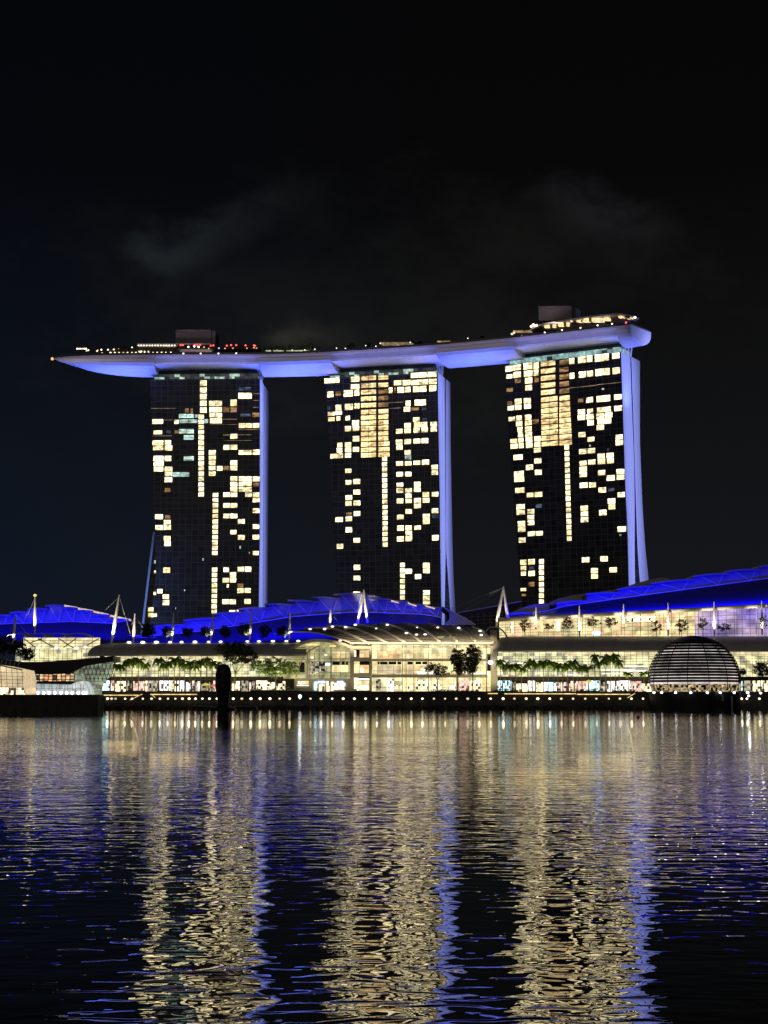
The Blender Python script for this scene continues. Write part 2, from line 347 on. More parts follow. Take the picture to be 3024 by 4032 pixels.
# ------------------------------------------------------------------ water
def water_mat():
    m, N, L = newmat('water')
    o = N('ShaderNodeOutputMaterial'); b = N('ShaderNodeBsdfPrincipled'); L(b.outputs[0], o.inputs[0])
    b.inputs['Base Color'].default_value = (.0015, .002, .003, 1); b.inputs['Roughness'].default_value = .006; b.inputs['IOR'].default_value = 1.42
    g = N('ShaderNodeNewGeometry')
    def slopes(scale, amp, eps, stretch, detail, seed):
        outs = []
        for off in ((0, 0, 0), (eps, 0, 0), (0, eps, 0)):
            a = N('ShaderNodeVectorMath'); a.operation = 'ADD'; L(g.outputs['Position'], a.inputs[0]); a.inputs[1].default_value = (off[0], off[1], seed)
            s = N('ShaderNodeVectorMath'); s.operation = 'MULTIPLY'; L(a.outputs[0], s.inputs[0]); s.inputs[1].default_value = (stretch, 1, 1)
            n = N('ShaderNodeTexNoise'); n.inputs['Scale'].default_value = scale; n.inputs['Detail'].default_value = detail
            n.inputs['Roughness'].default_value = .5; n.inputs['Distortion'].default_value = .35
            L(s.outputs[0], n.inputs['Vector']); outs.append(n.outputs['Fac'])
        r = []
        for k in (1, 2):
            d = N('ShaderNodeMath'); d.operation = 'SUBTRACT'; L(outs[0], d.inputs[0]); L(outs[k], d.inputs[1])
            q = N('ShaderNodeMath'); q.operation = 'MULTIPLY'; L(d.outputs[0], q.inputs[0]); q.inputs[1].default_value = amp / eps
            r.append(q.outputs[0])
        return r
    x1, y1 = slopes(WSC1, WAMP1, .03, .55, 1.0, 0)
    x2, y2 = slopes(WSC2, WAMP2, .15, .45, 1, 40)
    # calm patches: strength of the ripples varies over tens of metres
    pn = N('ShaderNodeTexNoise'); pn.inputs['Scale'].default_value = .035; pn.inputs['Detail'].default_value = 2; L(g.outputs['Position'], pn.inputs['Vector'])
    pm = N('ShaderNodeMapRange'); L(pn.outputs['Fac'], pm.inputs[0]); pm.inputs[1].default_value = .35; pm.inputs[2].default_value = .65; pm.inputs[3].default_value = .75; pm.inputs[4].default_value = 1.25
    # wind shelter along the far quay
    sp = N('ShaderNodeSeparateXYZ'); L(g.outputs['Position'], sp.inputs[0])
    sh = N('ShaderNodeMapRange'); L(sp.outputs['Y'], sh.inputs[0]); sh.inputs[1].default_value = 70; sh.inputs[2].default_value = 330; sh.inputs[3].default_value = 1; sh.inputs[4].default_value = WFAR
    k = N('ShaderNodeMath'); k.operation = 'MULTIPLY'; L(pm.outputs[0], k.inputs[0]); L(sh.outputs[0], k.inputs[1])
    def add(a, c):
        s = N('ShaderNodeMath'); s.operation = 'ADD'; L(a, s.inputs[0]); L(c, s.inputs[1])
        t = N('ShaderNodeMath'); t.operation = 'MULTIPLY'; L(s.outputs[0], t.inputs[0]); L(k.outputs[0], t.inputs[1]); return t.outputs[0]
    xw = N('ShaderNodeMath'); xw.operation = 'MULTIPLY'; L(add(x1, x2), xw.inputs[0]); xw.inputs[1].default_value = 1.7
    cb = N('ShaderNodeCombineXYZ'); L(xw.outputs[0], cb.inputs[0]); L(add(y1, y2), cb.inputs[1]); cb.inputs[2].default_value = 1
    nm = N('ShaderNodeVectorMath'); nm.operation = 'NORMALIZE'; L(cb.outputs[0], nm.inputs[0])
    L(nm.outputs[0], b.inputs['Normal'])
    return m
WSC1, WAMP1, WSC2, WAMP2, WFAR = 2.1, .0195, .6, .034, .30
mb = MB(); mb.quad((-6000, -200, 0), (6000, -200, 0), (6000, 9000, 0), (-6000, 9000, 0))
struct('water', mb, water_mat())

# land under the mall and the towers, lower boardwalk along the water
mb = MB(); mb.box(-900, 900, 647.0, 1500, -.5, 6.6); struct('ground', mb, M['stone'])
mb = MB(); mb.box(-900, 900, 634.0, 646.9, -.5, 3.0); struct('boardwalk', mb, M['stone'])

# ================================================================== TOWERS
ZT = 186.0
def hit(px, py, O, n):
    """where the sight line through a photo point meets the vertical plane (O, n)"""
    d = ray(px, py); o = Vector((0, 0, CAMZ))
    k = (O - o).dot(n) / d.dot(n)
    return o + d * k
def interp(pts, y):
    pts = sorted(pts, key=lambda p: p[1])
    if y <= pts[0][1]: return pts[0][0]
    for a, b in zip(pts, pts[1:]):
        if y <= b[1]: return a[0] + (b[0] - a[0]) * (y - a[1]) / (b[1] - a[1])
    a, b = pts[-2], pts[-1]
    return b[0] + (b[0] - a[0]) * (y - b[1]) / (b[1] - a[1])

def rects(s):
    out = []
    for t in s.split():
        k, _, r = t.rpartition(':')
        a = [float(q) for q in r.split(',')]; out.append((k or 'w', *a))
    return out
def column(k, x0, x1, y0, pitch, n, h, dx=0):
    return [(k, x0 + dx * i, x1 + dx * i, y0 + pitch * i, y0 + pitch * i + h) for i in range(n)]

T1 = rects("""w:575,683,375,418 w:578,683,428,470 w:578,683,478,515 w:583,682,523,562 w:752,806,365,418 d:752,806,425,472 d:692,745,428,470
w:818,930,310,358 b:820,925,262,290 d:935,992,475,510 b:835,920,483,505 w:822,930,562,600 w:937,993,562,600 w:752,810,650,690 w:694,745,742,782 w:752,810,740,780
w:820,930,785,822 w:938,996,780,822 w:573,632,785,822 w:573,632,830,865 w:573,630,872,908 w:573,630,916,950 w:573,630,962,998 w:752,810,870,908 w:752,810,914,952 d:693,746,917,950 w:640,688,917,955
w:104,195,528,567 w:287,325,533,567 w:115,187,622,652 b:222,260,622,648 d:290,325,620,648 d:375,408,438,475 d:422,442,440,480 c:325,452,485,518 c:460,483,490,515 c:330,480,530,560 c:535,568,528,560 c:325,450,610,648 c:365,450,660,698 c:365,450,835,872 c:272,412,968,1005
w:105,197,705,745 w:208,260,703,740 w:112,196,750,785 w:208,270,745,788 w:113,197,833,875 w:207,262,833,875 w:115,200,878,915 w:117,196,922,962 w:208,272,922,960 w:208,270,965,1000 w:207,270,1010,1050 d:207,255,1100,1133
w:127,193,1318,1357 d:210,255,1325,1352 w:200,257,1365,1400 w:130,193,1408,1446 w:200,260,1405,1445 w:200,256,1497,1535 w:203,258,1540,1580 w:195,253,1758,1802 w:145,190,1938,1972 w:190,243,1982,2018 w:190,245,2028,2070
w:752,810,1003,1040 w:822,930,1003,1042 w:938,995,1003,1042 w:752,810,1048,1085 w:822,928,1048,1085 d:938,990,1055,1085 w:752,810,1092,1130 w:822,930,1092,1128 w:693,747,1136,1172 w:753,810,1136,1172 w:875,930,1136,1172 w:938,993,1136,1172 w:938,995,1180,1217
w:693,747,1225,1262 w:753,810,1225,1262 w:938,994,1268,1305 w:693,747,1312,1350 w:753,810,1312,1350 w:815,872,1357,1395 w:938,992,1400,1437 w:752,803,1447,1482 w:815,872,1490,1528 w:936,992,1487,1525 w:938,988,1622,1655
w:695,740,1757,1795 w:812,865,1753,1793 w:873,925,1753,1793 w:748,800,1798,1840 w:688,742,1845,1882 w:748,800,1845,1882 w:722,740,1897,1925 d:812,860,1893,1925 w:810,863,1932,1970 w:870,922,1930,1968 w:685,740,2023,2062 w:745,798,2023,2062 w:868,922,2020,2060 w:742,795,2113,2130 w:805,850,2110,2130
l:95,302,437,441 l:205,285,533,537 l:820,990,612,616 l:693,745,657,661 l:815,925,655,659 l:938,990,314,319 l:690,810,527,530 l:575,810,571,574 l:938,990,428,431 l:105,270,665,668 l:700,930,704,706 l:938,990,371,374 c:120,134,1700,1725 c:520,532,1683,1702 c:828,840,1580,1602 c:905,915,1630,1645 c:368,378,1942,1955 c:295,302,2090,2105""")
T1 += column('w', 500, 556, 205, 56.5, 5, 44) + column('w', 487, 533, 490, 43.0, 16, 34) + column('w', 606, 652, 1140, 43.8, 12, 33, -.5) + column('w', 600, 644, 1760, 43.6, 9, 33, -.6)
T2 = rects("""w:780,905,236,275 w:912,985,230,270 w:645,705,298,335 w:715,778,295,335 w:783,918,293,332 w:925,985,285,325 w:605,635,355,398 d:648,662,355,395 w:673,728,350,395 w:735,778,348,390 w:797,903,342,388 w:925,982,335,382
w:95,215,280,318 w:305,375,268,308 w:305,375,328,365 w:118,167,385,430 d:183,228,385,418 w:248,322,375,425 w:333,372,370,418 b:118,145,505,535 w:183,230,490,535 w:257,322,483,530 w:333,373,478,522
w:122,178,547,577 w:183,235,540,570 w:125,178,590,620 w:190,222,583,615 w:262,298,577,613 w:315,370,613,655 w:257,307,660,700 w:320,372,660,697 w:320,372,738,780 w:197,238,790,825 w:258,308,788,825 w:320,370,825,862 w:193,238,832,868 w:258,308,830,865 w:142,200,880,915 w:205,243,875,912 w:258,307,873,908
w:260,310,998,1030 w:262,310,1088,1123 w:323,380,1078,1118 w:325,380,1163,1200 w:262,315,1207,1245 w:262,312,1253,1290 w:325,380,1250,1287 w:328,380,1333,1370 d:267,312,1345,1370 w:182,242,1380,1418 w:263,315,1377,1412 w:263,315,1460,1500 w:325,378,1545,1582 w:193,245,1592,1630 w:328,380,1758,1797 w:325,380,1845,1880 w:325,380,1970,1998
w:738,778,458,500 w:810,900,450,495 w:723,775,507,545 d:785,845,512,535 b:868,905,510,535 w:797,850,590,625 b:870,908,597,618 w:728,780,635,672 w:805,910,628,670 w:935,987,625,662 w:662,715,682,718 w:728,780,678,715 w:800,850,675,712 w:862,915,670,708 w:937,987,668,703
w:662,715,767,805 w:728,782,762,800 w:800,855,760,797 w:865,918,755,795 w:665,715,810,847 w:730,780,850,885 c:732,783,890,925 w:663,718,938,972 w:733,785,937,970 w:800,855,932,965 w:868,925,925,965 w:943,995,967,1003 w:945,995,1010,1045
w:665,718,1023,1058 w:735,785,1022,1057 w:805,858,1100,1138 w:667,720,1108,1140 w:667,720,1150,1187 w:735,788,1152,1183 w:805,858,1143,1180 w:738,787,1193,1228 w:873,925,1182,1220 w:945,998,1180,1217 w:668,720,1233,1272 w:738,787,1235,1268 w:805,860,1230,1268 w:873,928,1228,1265 w:805,860,1273,1310 w:738,788,1317,1353 w:945,998,1310,1348 w:670,723,1362,1400 w:875,930,1355,1393 b:948,1000,1360,1388 w:875,930,1397,1435 w:672,725,1447,1487 w:738,788,1447,1483 w:808,860,1447,1480 w:738,790,1490,1525 w:670,725,1533,1572 w:738,790,1533,1570 w:948,1002,1523,1565
w:875,930,1742,1783 w:877,930,1788,1825 w:738,790,1790,1828 w:812,862,1832,1870 w:877,930,1960,1998 w:877,930,2003,2040 w:877,932,2048,2070 l:600,720,470,473 l:610,700,516,519 l:645,985,288,292 l:780,985,231,234""")
for i, y in enumerate([262, 320, 372, 425, 477, 530, 573, 617, 660, 703, 745, 787, 830, 872]):
    T2.append(('g', 385, 505, y, y + 34)); T2.append(('g' if i < 2 or i > 4 else 'd', 522, 602 + (i > 10) * 10, y - 4, y + 29))
T2 += column('w', 552, 592, 902, 42.5, 17, 32, .3) + column('w', 695, 733, 1742, 43, 7, 33)
T3 = rects("""w:107,157,425,465 w:160,215,418,455 w:232,295,405,450 w:303,340,400,447 w:113,155,485,513 w:163,215,467,507 w:235,297,458,500 w:303,338,452,495 d:172,215,517,545 w:243,295,508,548 d:308,340,505,540 d:115,160,580,607 w:245,293,560,597
w:550,588,372,413 w:613,667,362,405 w:673,713,355,398 w:730,828,343,393 w:850,902,335,375 w:555,588,475,515 w:618,670,465,507 w:677,718,460,500 w:733,835,445,492 w:853,905,437,482
d:120,155,672,697 w:172,220,655,693 w:235,285,650,687 w:122,167,705,735 w:173,218,698,732 w:237,285,692,724 w:128,175,782,810 w:183,222,773,807 w:243,288,767,803 w:180,225,812,845 w:243,290,808,840 d:295,340,800,830 w:190,227,850,885 w:243,290,848,883 w:195,230,888,920 w:245,293,885,920 w:140,190,935,962 w:198,233,928,960 w:248,295,923,960 w:307,352,917,950
w:143,193,970,1002 w:200,235,965,1000 w:250,297,962,997 w:307,352,955,990 w:305,355,997,1028 w:163,227,1045,1080 w:308,358,1070,1105 w:250,300,1115,1150 w:312,360,1150,1185 w:167,235,1160,1197 w:168,238,1197,1233 w:175,240,1275,1310 w:255,303,1310,1340 w:310,365,1305,1338 b:318,362,1390,1415 w:183,242,1390,1425 w:185,243,1430,1463 w:260,308,1425,1458 w:260,308,1465,1497 w:262,308,1503,1535 w:192,245,1508,1543 w:195,247,1545,1582 w:262,312,1580,1612 w:318,368,1578,1608 w:200,248,1622,1657
w:210,253,1777,1812 w:265,312,1773,1810 w:213,252,1820,1850 b:270,308,1825,1845 w:215,250,1858,1887 w:267,312,1855,1890 d:267,310,1932,1963 w:212,252,1975,1995 d:220,252,2015,2030
d:612,650,655,680 w:670,718,645,682 w:742,838,633,675 w:865,918,625,660 w:612,662,730,763 w:677,718,725,757 w:745,842,713,748 w:865,920,703,740 w:610,663,768,803 w:672,723,763,797 w:740,795,757,795 w:800,852,750,785 w:678,723,803,840 w:748,845,793,830 w:742,795,838,873
w:615,665,888,922 w:678,727,922,953 w:875,925,905,938 w:875,928,943,978 w:620,672,1005,1040 w:680,733,1000,1035 b:815,830,1000,1020 w:750,800,1038,1070 w:812,862,1033,1067 w:622,673,1088,1120 w:683,735,1080,1113 w:750,803,1075,1110 w:815,863,1070,1105 w:623,675,1128,1160 w:623,675,1165,1200 w:752,803,1153,1187 w:880,937,1145,1180 w:883,937,1185,1218 w:813,870,1188,1225 w:625,680,1240,1275 w:690,738,1238,1272 w:755,808,1273,1308 b:822,867,1278,1300 w:888,940,1307,1340 w:820,873,1350,1385 w:825,873,1390,1425 w:630,683,1400,1435 w:632,683,1440,1472 w:632,685,1480,1515 w:760,812,1430,1467 w:888,948,1545,1582
w:640,692,1760,1795 w:768,820,1752,1788 w:703,752,1835,1870 w:705,752,1875,1908 w:832,885,1830,1865 l:550,740,570,573 l:740,910,548,551 c:690,702,975,990 c:778,795,582,592 c:900,915,1600,1612""")
for i, y in enumerate([392, 443, 493, 543, 592, 642, 682, 720, 758, 797, 835, 873, 912, 952]):
    T3.append(('g', 353 + i * .4, (455 if i < 5 else 467 + i * .7), y, y + 33 - (i > 4) * 2)); T3.append(('d' if i < 5 else 'g', 483, 545 + i * 2, y - 8, y + 25))
T3 += column('w', 518, 551, 980, 39.6, 17, 31, 1.1) + column('w', 341, 375, 1773, 40, 8, 30)

TOW = [
 dict(TL=(589, 1494), TR=(1023, 1490), crop=(550, 1400, .4746), wins=T1,
      left=[(590, 1494), (596, 1700), (603, 2000), (612, 2150), (618, 2440)], right=[(1022, 1480), (1021, 2100), (1017, 2400)],
      w1=[(1038, 1480), (1036, 2000), (1034, 2400)], e0=[(1039, 1480), (1037, 2000), (1035, 2400)], e1=[(1058, 1528), (1056, 1700), (1054, 1970), (1052, 2400)],
      etop=1500, label='leftmost dark glass hotel tower, beside the pointed end of the rooftop deck', head=0),
 dict(TL=(1279, 1490), TR=(1720, 1466), crop=(1230, 1350, .4972), wins=T2,
      left=[(1280, 1499), (1295, 1748), (1310, 1996), (1322, 2195), (1329, 2400)], right=[(1722, 1464), (1725, 1698), (1729, 1897), (1731, 2096), (1736, 2400)],
      w1=[(1749, 1489), (1751, 1698), (1752, 1947), (1753, 2150), (1751, 2250), (1749, 2400)], e0=[(1753, 1470), (1754, 2150), (1762, 2260), (1771, 2400)],
      e1=[(1771, 1494), (1772, 1698), (1776, 1947), (1779, 2096), (1783, 2245), (1792, 2410)],
      etop=1470, label='middle of the three dark glass hotel towers, between the other two', head=0),
 dict(TL=(1985, 1439), TR=(2443, 1386), crop=(1930, 1200, .565), wins=T3,
      left=[(1985, 1437), (2001, 1652), (2015, 1878), (2034, 2104), (2046, 2273), (2056, 2440)], right=[(2443, 1386), (2454, 1708), (2461, 1934), (2469, 2081), (2474, 2302)],
      w1=[(2479, 1403), (2486, 1595), (2495, 1821), (2497, 1990), (2497, 2160), (2498, 2302)], e0=[(2483, 1400), (2490, 1595), (2497, 1821), (2502, 1990), (2508, 2160), (2517, 2280)],
      e1=[(2517, 1430), (2517, 1708), (2521, 1821), (2528, 1990), (2537, 2126), (2552, 2276)],
      etop=1400, label='rightmost hotel tower, the nearest, under the blunt end of the deck', head=0)]
KMAT = {'w': 'win', 'd': 'win_dim', 'c': 'win_cool', 'b': 'win_blue', 'g': 'win_grid', 'l': 'win_line'}
KNAME = {'w': 'lit_window', 'd': 'dim_window', 'c': 'cool_lit_window', 'b': 'blue_lit_window', 'g': 'corridor_window', 'l': 'slab_light'}
towers = []
for t in TOW:
    TL = PZ(*t['TL'], ZT); TR = PZ(*t['TR'], ZT)
    r = Vector((TR.x - TL.x, TR.y - TL.y, 0)).normalized(); b = Vector((-r.y, r.x, 0))
    t['r'], t['b'], t['TLp'], t['TRp'] = r, b, TL, TR
    root = thing('hotel_tower', t['label'], 'hotel tower', ((TL.x + TR.x) / 2, (TL.y + TR.y) / 2, 6.6)); t['root'] = root; towers.append(root)
    ytop = t['TR'][1]
    lev = [ytop + (2720 - ytop) * k / 16 for k in range(17)]
    Ls, Rs, vs = [], [], []
    for y in lev:
        pr = hit(interp(t['right'], y), y, TL, b)
        # same height on the left edge
        yl = y
        for _ in range(3):
            pl = hit(interp(t['left'], yl), yl, TL, b); yl += (pl.z - pr.z) / .145
        def vat(key):
            px = interp(t[key], y); a = ray(px, y); a = a.x / a.y
            return (a * pr.y - pr.x) / (b.x - a * b.y)
        Rs.append(pr); Ls.append(Vector((pl.x, pl.y, pr.z))); vs.append((vat('w1'), vat('e0'), vat('e1')))
    t['Rs'], t['Ls'], t['vs'] = Rs, Ls, vs
    W0 = (TR - TL).length
    fac, back, el, er, lf = MB(), MB(), MB(), MB(), MB()
    east, eend = MB(), MB()
    for k in range(16):
        a, c, ll, l2 = Rs[k], Rs[k + 1], Ls[k], Ls[k + 1]
        z0, z1 = a.z, c.z
        w_a, w_c = (a - ll).length, (c - l2).length
        fac.quad(l2, c, a, ll, [(W0 - w_c, z1), (W0, z1), (W0, z0), (W0 - w_a, z0)])
        (v1, e0, e1), (v1b, e0b, e1b) = vs[k], vs[k + 1]
        v1 = max(v1, 3); v1b = max(v1b, 3)
        lf.quad(ll, ll + b * v1, l2 + b * v1b, l2, [(0, z0), (v1, z0), (v1b, z1), (0, z1)])
        back.quad(a + b * v1, c + b * v1b, l2 + b * v1b, ll + b * v1)
        el.quad(a + r * .3, c + r * .3, c + b * v1b + r * .3, a + b * v1 + r * .3, [(0, z0), (0, z1), (v1b, z1), (v1, z0)])
        el.quad(a + r * .3, a, c, c + r * .3)
        # east leg
        if k > 0 or True:
            er.quad(a + b * e0 + r * .3, c + b * e0b + r * .3, c + b * e1b + r * .3, a + b * e1 + r * .3, [(0, z0), (0, z1), (e1b - e0b, z1), (e1 - e0, z0)])
            east.quad(a + b * e0, ll + b * e0, l2 + b * e0b, c + b * e0b, [(0, z0), (W0, z0), (W0, z1), (0, z1)])
            east.quad(a + b * e1, c + b * e1b, l2 + b * e1b, ll + b * e1, [(0, z0), (0, z1), (W0, z1), (W0, z0)])
            east.quad(ll + b * e0, ll + b * e1, l2 + b * e1b, l2 + b * e0b)
            er.quad(c + b * e1b + r * .3, c + b * e1b, a + b * e1, a + b * e1 + r * .3)
    v1, e0, e1 = vs[0]
    fac.quad(Ls[0], Rs[0], Rs[0] + b * v1, Ls[0] + b * v1); east.quad(Ls[0] + b * e0, Rs[0] + b * e0, Rs[0] + b * e1, Ls[0] + b * e1)
    fac.build('glass_facade', M['tower_glass'], root); lf.build('side_wall', M['tower_dark'], root); back.build('inner_wall', M['tower_dark'], root)
    el.build('end_wall', M['end_wall'], root); er.build('end_wall', M['end_wall'], root); east.build('rear_slab', M['tower_glass'], root)
    if t is TOW[2]:
        br = MB()   # rungs and crossed braces in the gap between the legs
        for k in range(26):
            y = 1985 + k * 12
            pr = hit(interp(t['right'], y), y, TL, b)
            def vat2(key):
                a = ray(interp(t[key], y), y); a = a.x / a.y
                return (a * pr.y - pr.x) / (b.x - a * b.y)
            v0, v2 = vat2('w1'), vat2('e0')
            br.bar(pr + b * v0 - r * 2, pr + b * v2 - r * 2, .18)
            if k: br.bar(prev, pr + b * (v2 if k % 2 else v0) - r * 2.4, .12)
            prev = pr + b * (v2 if k % 2 else v0) - r * 2.4
        br.build('cross_brace', M['grey_steel'], root)
    # dark slot bands and floor slabs on the facade
    n = -b
    ox, oy, sc = t['crop']
    items = sorted(t['wins'], key=lambda q: -(q[2] - q[1]) * (q[4] - q[3]))
    stuff = {}
    for i, (k, x0, x1, y0, y1) in enumerate(items):
        X0, X1, Y0, Y1 = ox + x0 * sc, ox + x1 * sc, oy + y0 * sc, oy + y1 * sc
        lb = hit(X0 + .4, Y1, TL, b); rt = hit(X1 - .4, Y0, TL, b); rb = hit(X1 - .4, Y1, TL, b); lt = hit(X0 + .4, Y0, TL, b)
        zc0, zc1 = (lb.z + rb.z) / 2, (lt.z + rt.z) / 2
        q = MB() if i < 98 else stuff.setdefault(k, MB())
        nn = n * .12
        a0, a1 = Vector((lb.x, lb.y, zc0)) + nn, Vector((rb.x, rb.y, zc0)) + nn
        a2, a3 = Vector((rb.x, rb.y, zc1)) + nn, Vector((lb.x, lb.y, zc1)) + nn
        wd = (a1 - a0).length
        # a pane is split by mullions into bays
        nb = max(1, round(wd / 4.2)) if k != 'l' else 1
        if k == 'g': nb = max(1, round(wd / 5.5))
        for j in range(nb):
            f0, f1 = j / nb + (.012 if j else 0), (j + 1) / nb - (.012 if j < nb - 1 else 0)
            q.quad(a0.lerp(a1, f0), a0.lerp(a1, f1), a3.lerp(a2, f1), a3.lerp(a2, f0), [(0, 0), (1, 0), (1, 1), (0, 1)])
        if i < 98: q.build(KNAME[k], M[KMAT[k]], root)
    for k, q in stuff.items():
        o = q.build(KNAME[k] + 's', M[KMAT[k]], root); o['kind'] = 'stuff'
    # crown: recessed glazed storeys between the facade top and the rooftop deck
    cr = MB(); cl = MB(); h0 = 0.0
    for (f0, f1, d0, z0, z1, mbx) in ((.04, .985, 1.5, ZT, ZT + 3.2, cr), (.06, .97, 3.0, ZT + 3.2, ZT + 7.5, cl)):
        p0 = TL.lerp(TR, f0) + b * d0; p1 = TL.lerp(TR, f1) + b * d0; q0 = p0 + b * 14; q1 = p1 + b * 14
        zz0, zz1 = z0, z1
        for s0, s1 in ((p0, p1), (p1, q1), (q1, q0), (q0, p0)):
            w = (s1 - s0).length
            mbx.quad((s0.x, s0.y, zz0), (s1.x, s1.y, zz0), (s1.x, s1.y, zz1), (s0.x, s0.y, zz1), [(0, 0), (w, 0), (w, zz1 - zz0), (0, zz1 - zz0)])
    cr.build('crown_storey', M['crown_glass_lit' if t is TOW[2] else 'crown_glass'], root)
    cl.build('crown_storey', M['tower_dark'], root)
    # raking struts from the leg heads up to the deck
    st = MB(); cp = TR + r * .5
    for vv in (3, 7.5, 12, 16):
        st.bar(cp + b * vv - r * 1.5 + Vector((0, 0, -3)), cp + b * (vv + 2) - r * 1 + Vector((0, 0, 8)), .55)
    st.build('strut', M['hull_ledge'], root)
    # floodlight washing the end wall
    mid = Rs[8] + b * 9 + r * 34; zt = Rs[0].z
    top = P(0, 0, 1)
    area('tower_floodlight', (mid.x, mid.y, 118), (-r.x, -r.y, .0), 156, 3, 34000, (.29, .34, .96), 100, up=(0, 0, 1))

# flared blue-edged glass wing on the left flank of the leftmost tower
t = TOW[0]
wg, we = MB(), MB()
for k in range(12):
    ya, yb = 2095 + k * 34, 2129 + k * 34
    def edge(y): return 611 - (y - 2095) * (41 / 345.)
    pa, pb = hit(edge(ya), ya, t['TLp'] + t['b'] * 1, t['b']), hit(edge(yb), yb, t['TLp'] + t['b'] * 1, t['b'])
    qa, qb = hit(interp(t['left'], ya) + 1, ya, t['TLp'] + t['b'] * 1, t['b']), hit(interp(t['left'], yb) + 1, yb, t['TLp'] + t['b'] * 1, t['b'])
    if qa.x < pa.x: qa = pa
    wg.quad(pb, qb, qa, pa, [(0, pb.z), (qb.x - pb.x, pb.z), (qa.x - pa.x, pa.z), (0, pa.z)])
    wg.quad(pb, pa, pa + t['b'] * 10, pb + t['b'] * 10)
    e = t['b'] * -.6; dx = t['r'] * -1.3
    we.quad(pb + dx + e, pb + e, pa + e, pa + dx + e); we.quad(pb + dx + e, pa + dx + e, pa + dx + t['b'] * 10, pb + dx + t['b'] * 10)
wg.build('glass_wing', M['tower_glass'], t['root']); we.build('wing_edge', M['end_wall'], t['root'])
wl = MB()
for (x0, x1, y0, y1) in ((70, 115, 2090, 2122), (70, 115, 2135, 2170), (118, 145, 2138, 2166), (115, 135, 1960, 1985), (120, 135, 1785, 1805)):
    w = [hit(550 + x * .4746, 1400 + y * .4746, t['TLp'] + t['b'] * .8, t['b']) for x, y in ((x0, y1), (x1, y1), (x1, y0), (x0, y0))]
    wl = MB(); wl.quad(*w, [(0, 0), (1, 0), (1, 1), (0, 1)]); wl.build('lit_window', M['win'], t['root'])
pe = P(560, 2300, 930); area('wing_floodlight', (pe.x - 22, pe.y - 22, 45), (.6, .75, 0), 90, 2, 160000, (.16, .30, 1.0), 120, up=(0, 0, 1))

# ================================================================== ROOFTOP DECK (ship-shaped)
ZD = 197.0
front = [PZ(x, y, ZD) for x, y in [(205, 1411), (260, 1404), (319, 1400), (430, 1398), (640, 1396), (850, 1395), (1050, 1394), (1200, 1390), (1351, 1382), (1530, 1371), (1713, 1358), (1880, 1343), (2045, 1327), (2236, 1305), (2360, 1291), (2477, 1278)]]
def spline(pts, n):
    out = []
    for i in range(len(pts) - 1):
        p0 = pts[max(i - 1, 0)]; p1 = pts[i]; p2 = pts[i + 1]; p3 = pts[min(i + 2, len(pts) - 1)]
        for k in range(n):
            u = k / n
            out.append(.5 * ((2 * p1) + (p2 - p0) * u + (2 * p0 - 5 * p1 + 4 * p2 - p3) * u * u + (3 * p1 - p0 - 3 * p2 + p3) * u ** 3))
    out.append(pts[-1]); return out
fr = spline(front, 6)
# smooth the plan curve a little
for _ in range(12):
    fr = [fr[0]] + [Vector((f.x, (a.y + 2 * f.y + c.y) / 4, f.z)) for a, f, c in zip(fr, fr[1:], fr[2:])] + [fr[-1]]
nfr = len(fr)
tang = [(fr[min(i + 1, nfr - 1)] - fr[max(i - 1, 0)]).normalized() for i in range(nfr)]
perp = [Vector((-q.y, q.x, 0)) for q in tang]
L0 = [0]
for a, c in zip(fr, fr[1:]): L0.append(L0[-1] + (c - a).length)
def width(i):
    s = L0[i]; tot = L0[-1]
    w = 37.0
    if s < 75: w = 37 * (1 - (1 - s / 75.) ** 2.6)
    if s > tot - 45: w = 37 - 13 * ((s - tot + 45) / 45.) ** 2
    return max(w, .6)
def pxof(p):
    c, s = math.cos(TILT), math.sin(TILT); q = p - Vector((0, 0, CAMZ))
    yy = q.y * c + q.z * s; zz = -q.y * s + q.z * c
    return CX + FPX * q.x / yy, CY - FPX * zz / yy
def belly_depth(i):
    s = L0[i]; d = 8.6
    if s < 75: d = 8.6 * (1 - (1 - s / 75.) ** 4.2)
    return max(d, .3)
def section(i, full=True, n=14):
    """list of (n across, z down) for the hull section from front lip to back lip"""
    w = width(i); d = belly_depth(i); out = []
    for k in range(n + 1):
        a = math.pi * k / n
        x = w / 2 * (1 - math.cos(a)); z = -d * (math.sin(a) ** .8)
        out.append((x, z))
    return out
deck = thing('rooftop_deck', 'long boat-shaped blue-lit rooftop deck laid across the three hotel towers', 'rooftop deck', tuple(fr[nfr // 2]))
spans = [(0, 607), (1012, 1300), (1716, 2008), (2436, 3000)]
FH = 2.1
def loft(i0, i1, sec, mbx, caps=True):
    rings = []
    for i in range(i0, i1 + 1):
        rings.append([fr[i] + perp[i] * x + Vector((0, 0, z)) for x, z in sec(i)])
    for ra, rb_, i in zip(rings, rings[1:], range(i0, i1)):
        for k in range(len(ra) - 1):
            u0, u1 = L0[i], L0[i + 1]
            mbx.quad(ra[k], rb_[k], rb_[k + 1], ra[k + 1], [(u0, k), (u1, k), (u1, k + 1), (u0, k + 1)])
    if caps: mbx.poly(rings[0]); mbx.poly(rings[-1][::-1])
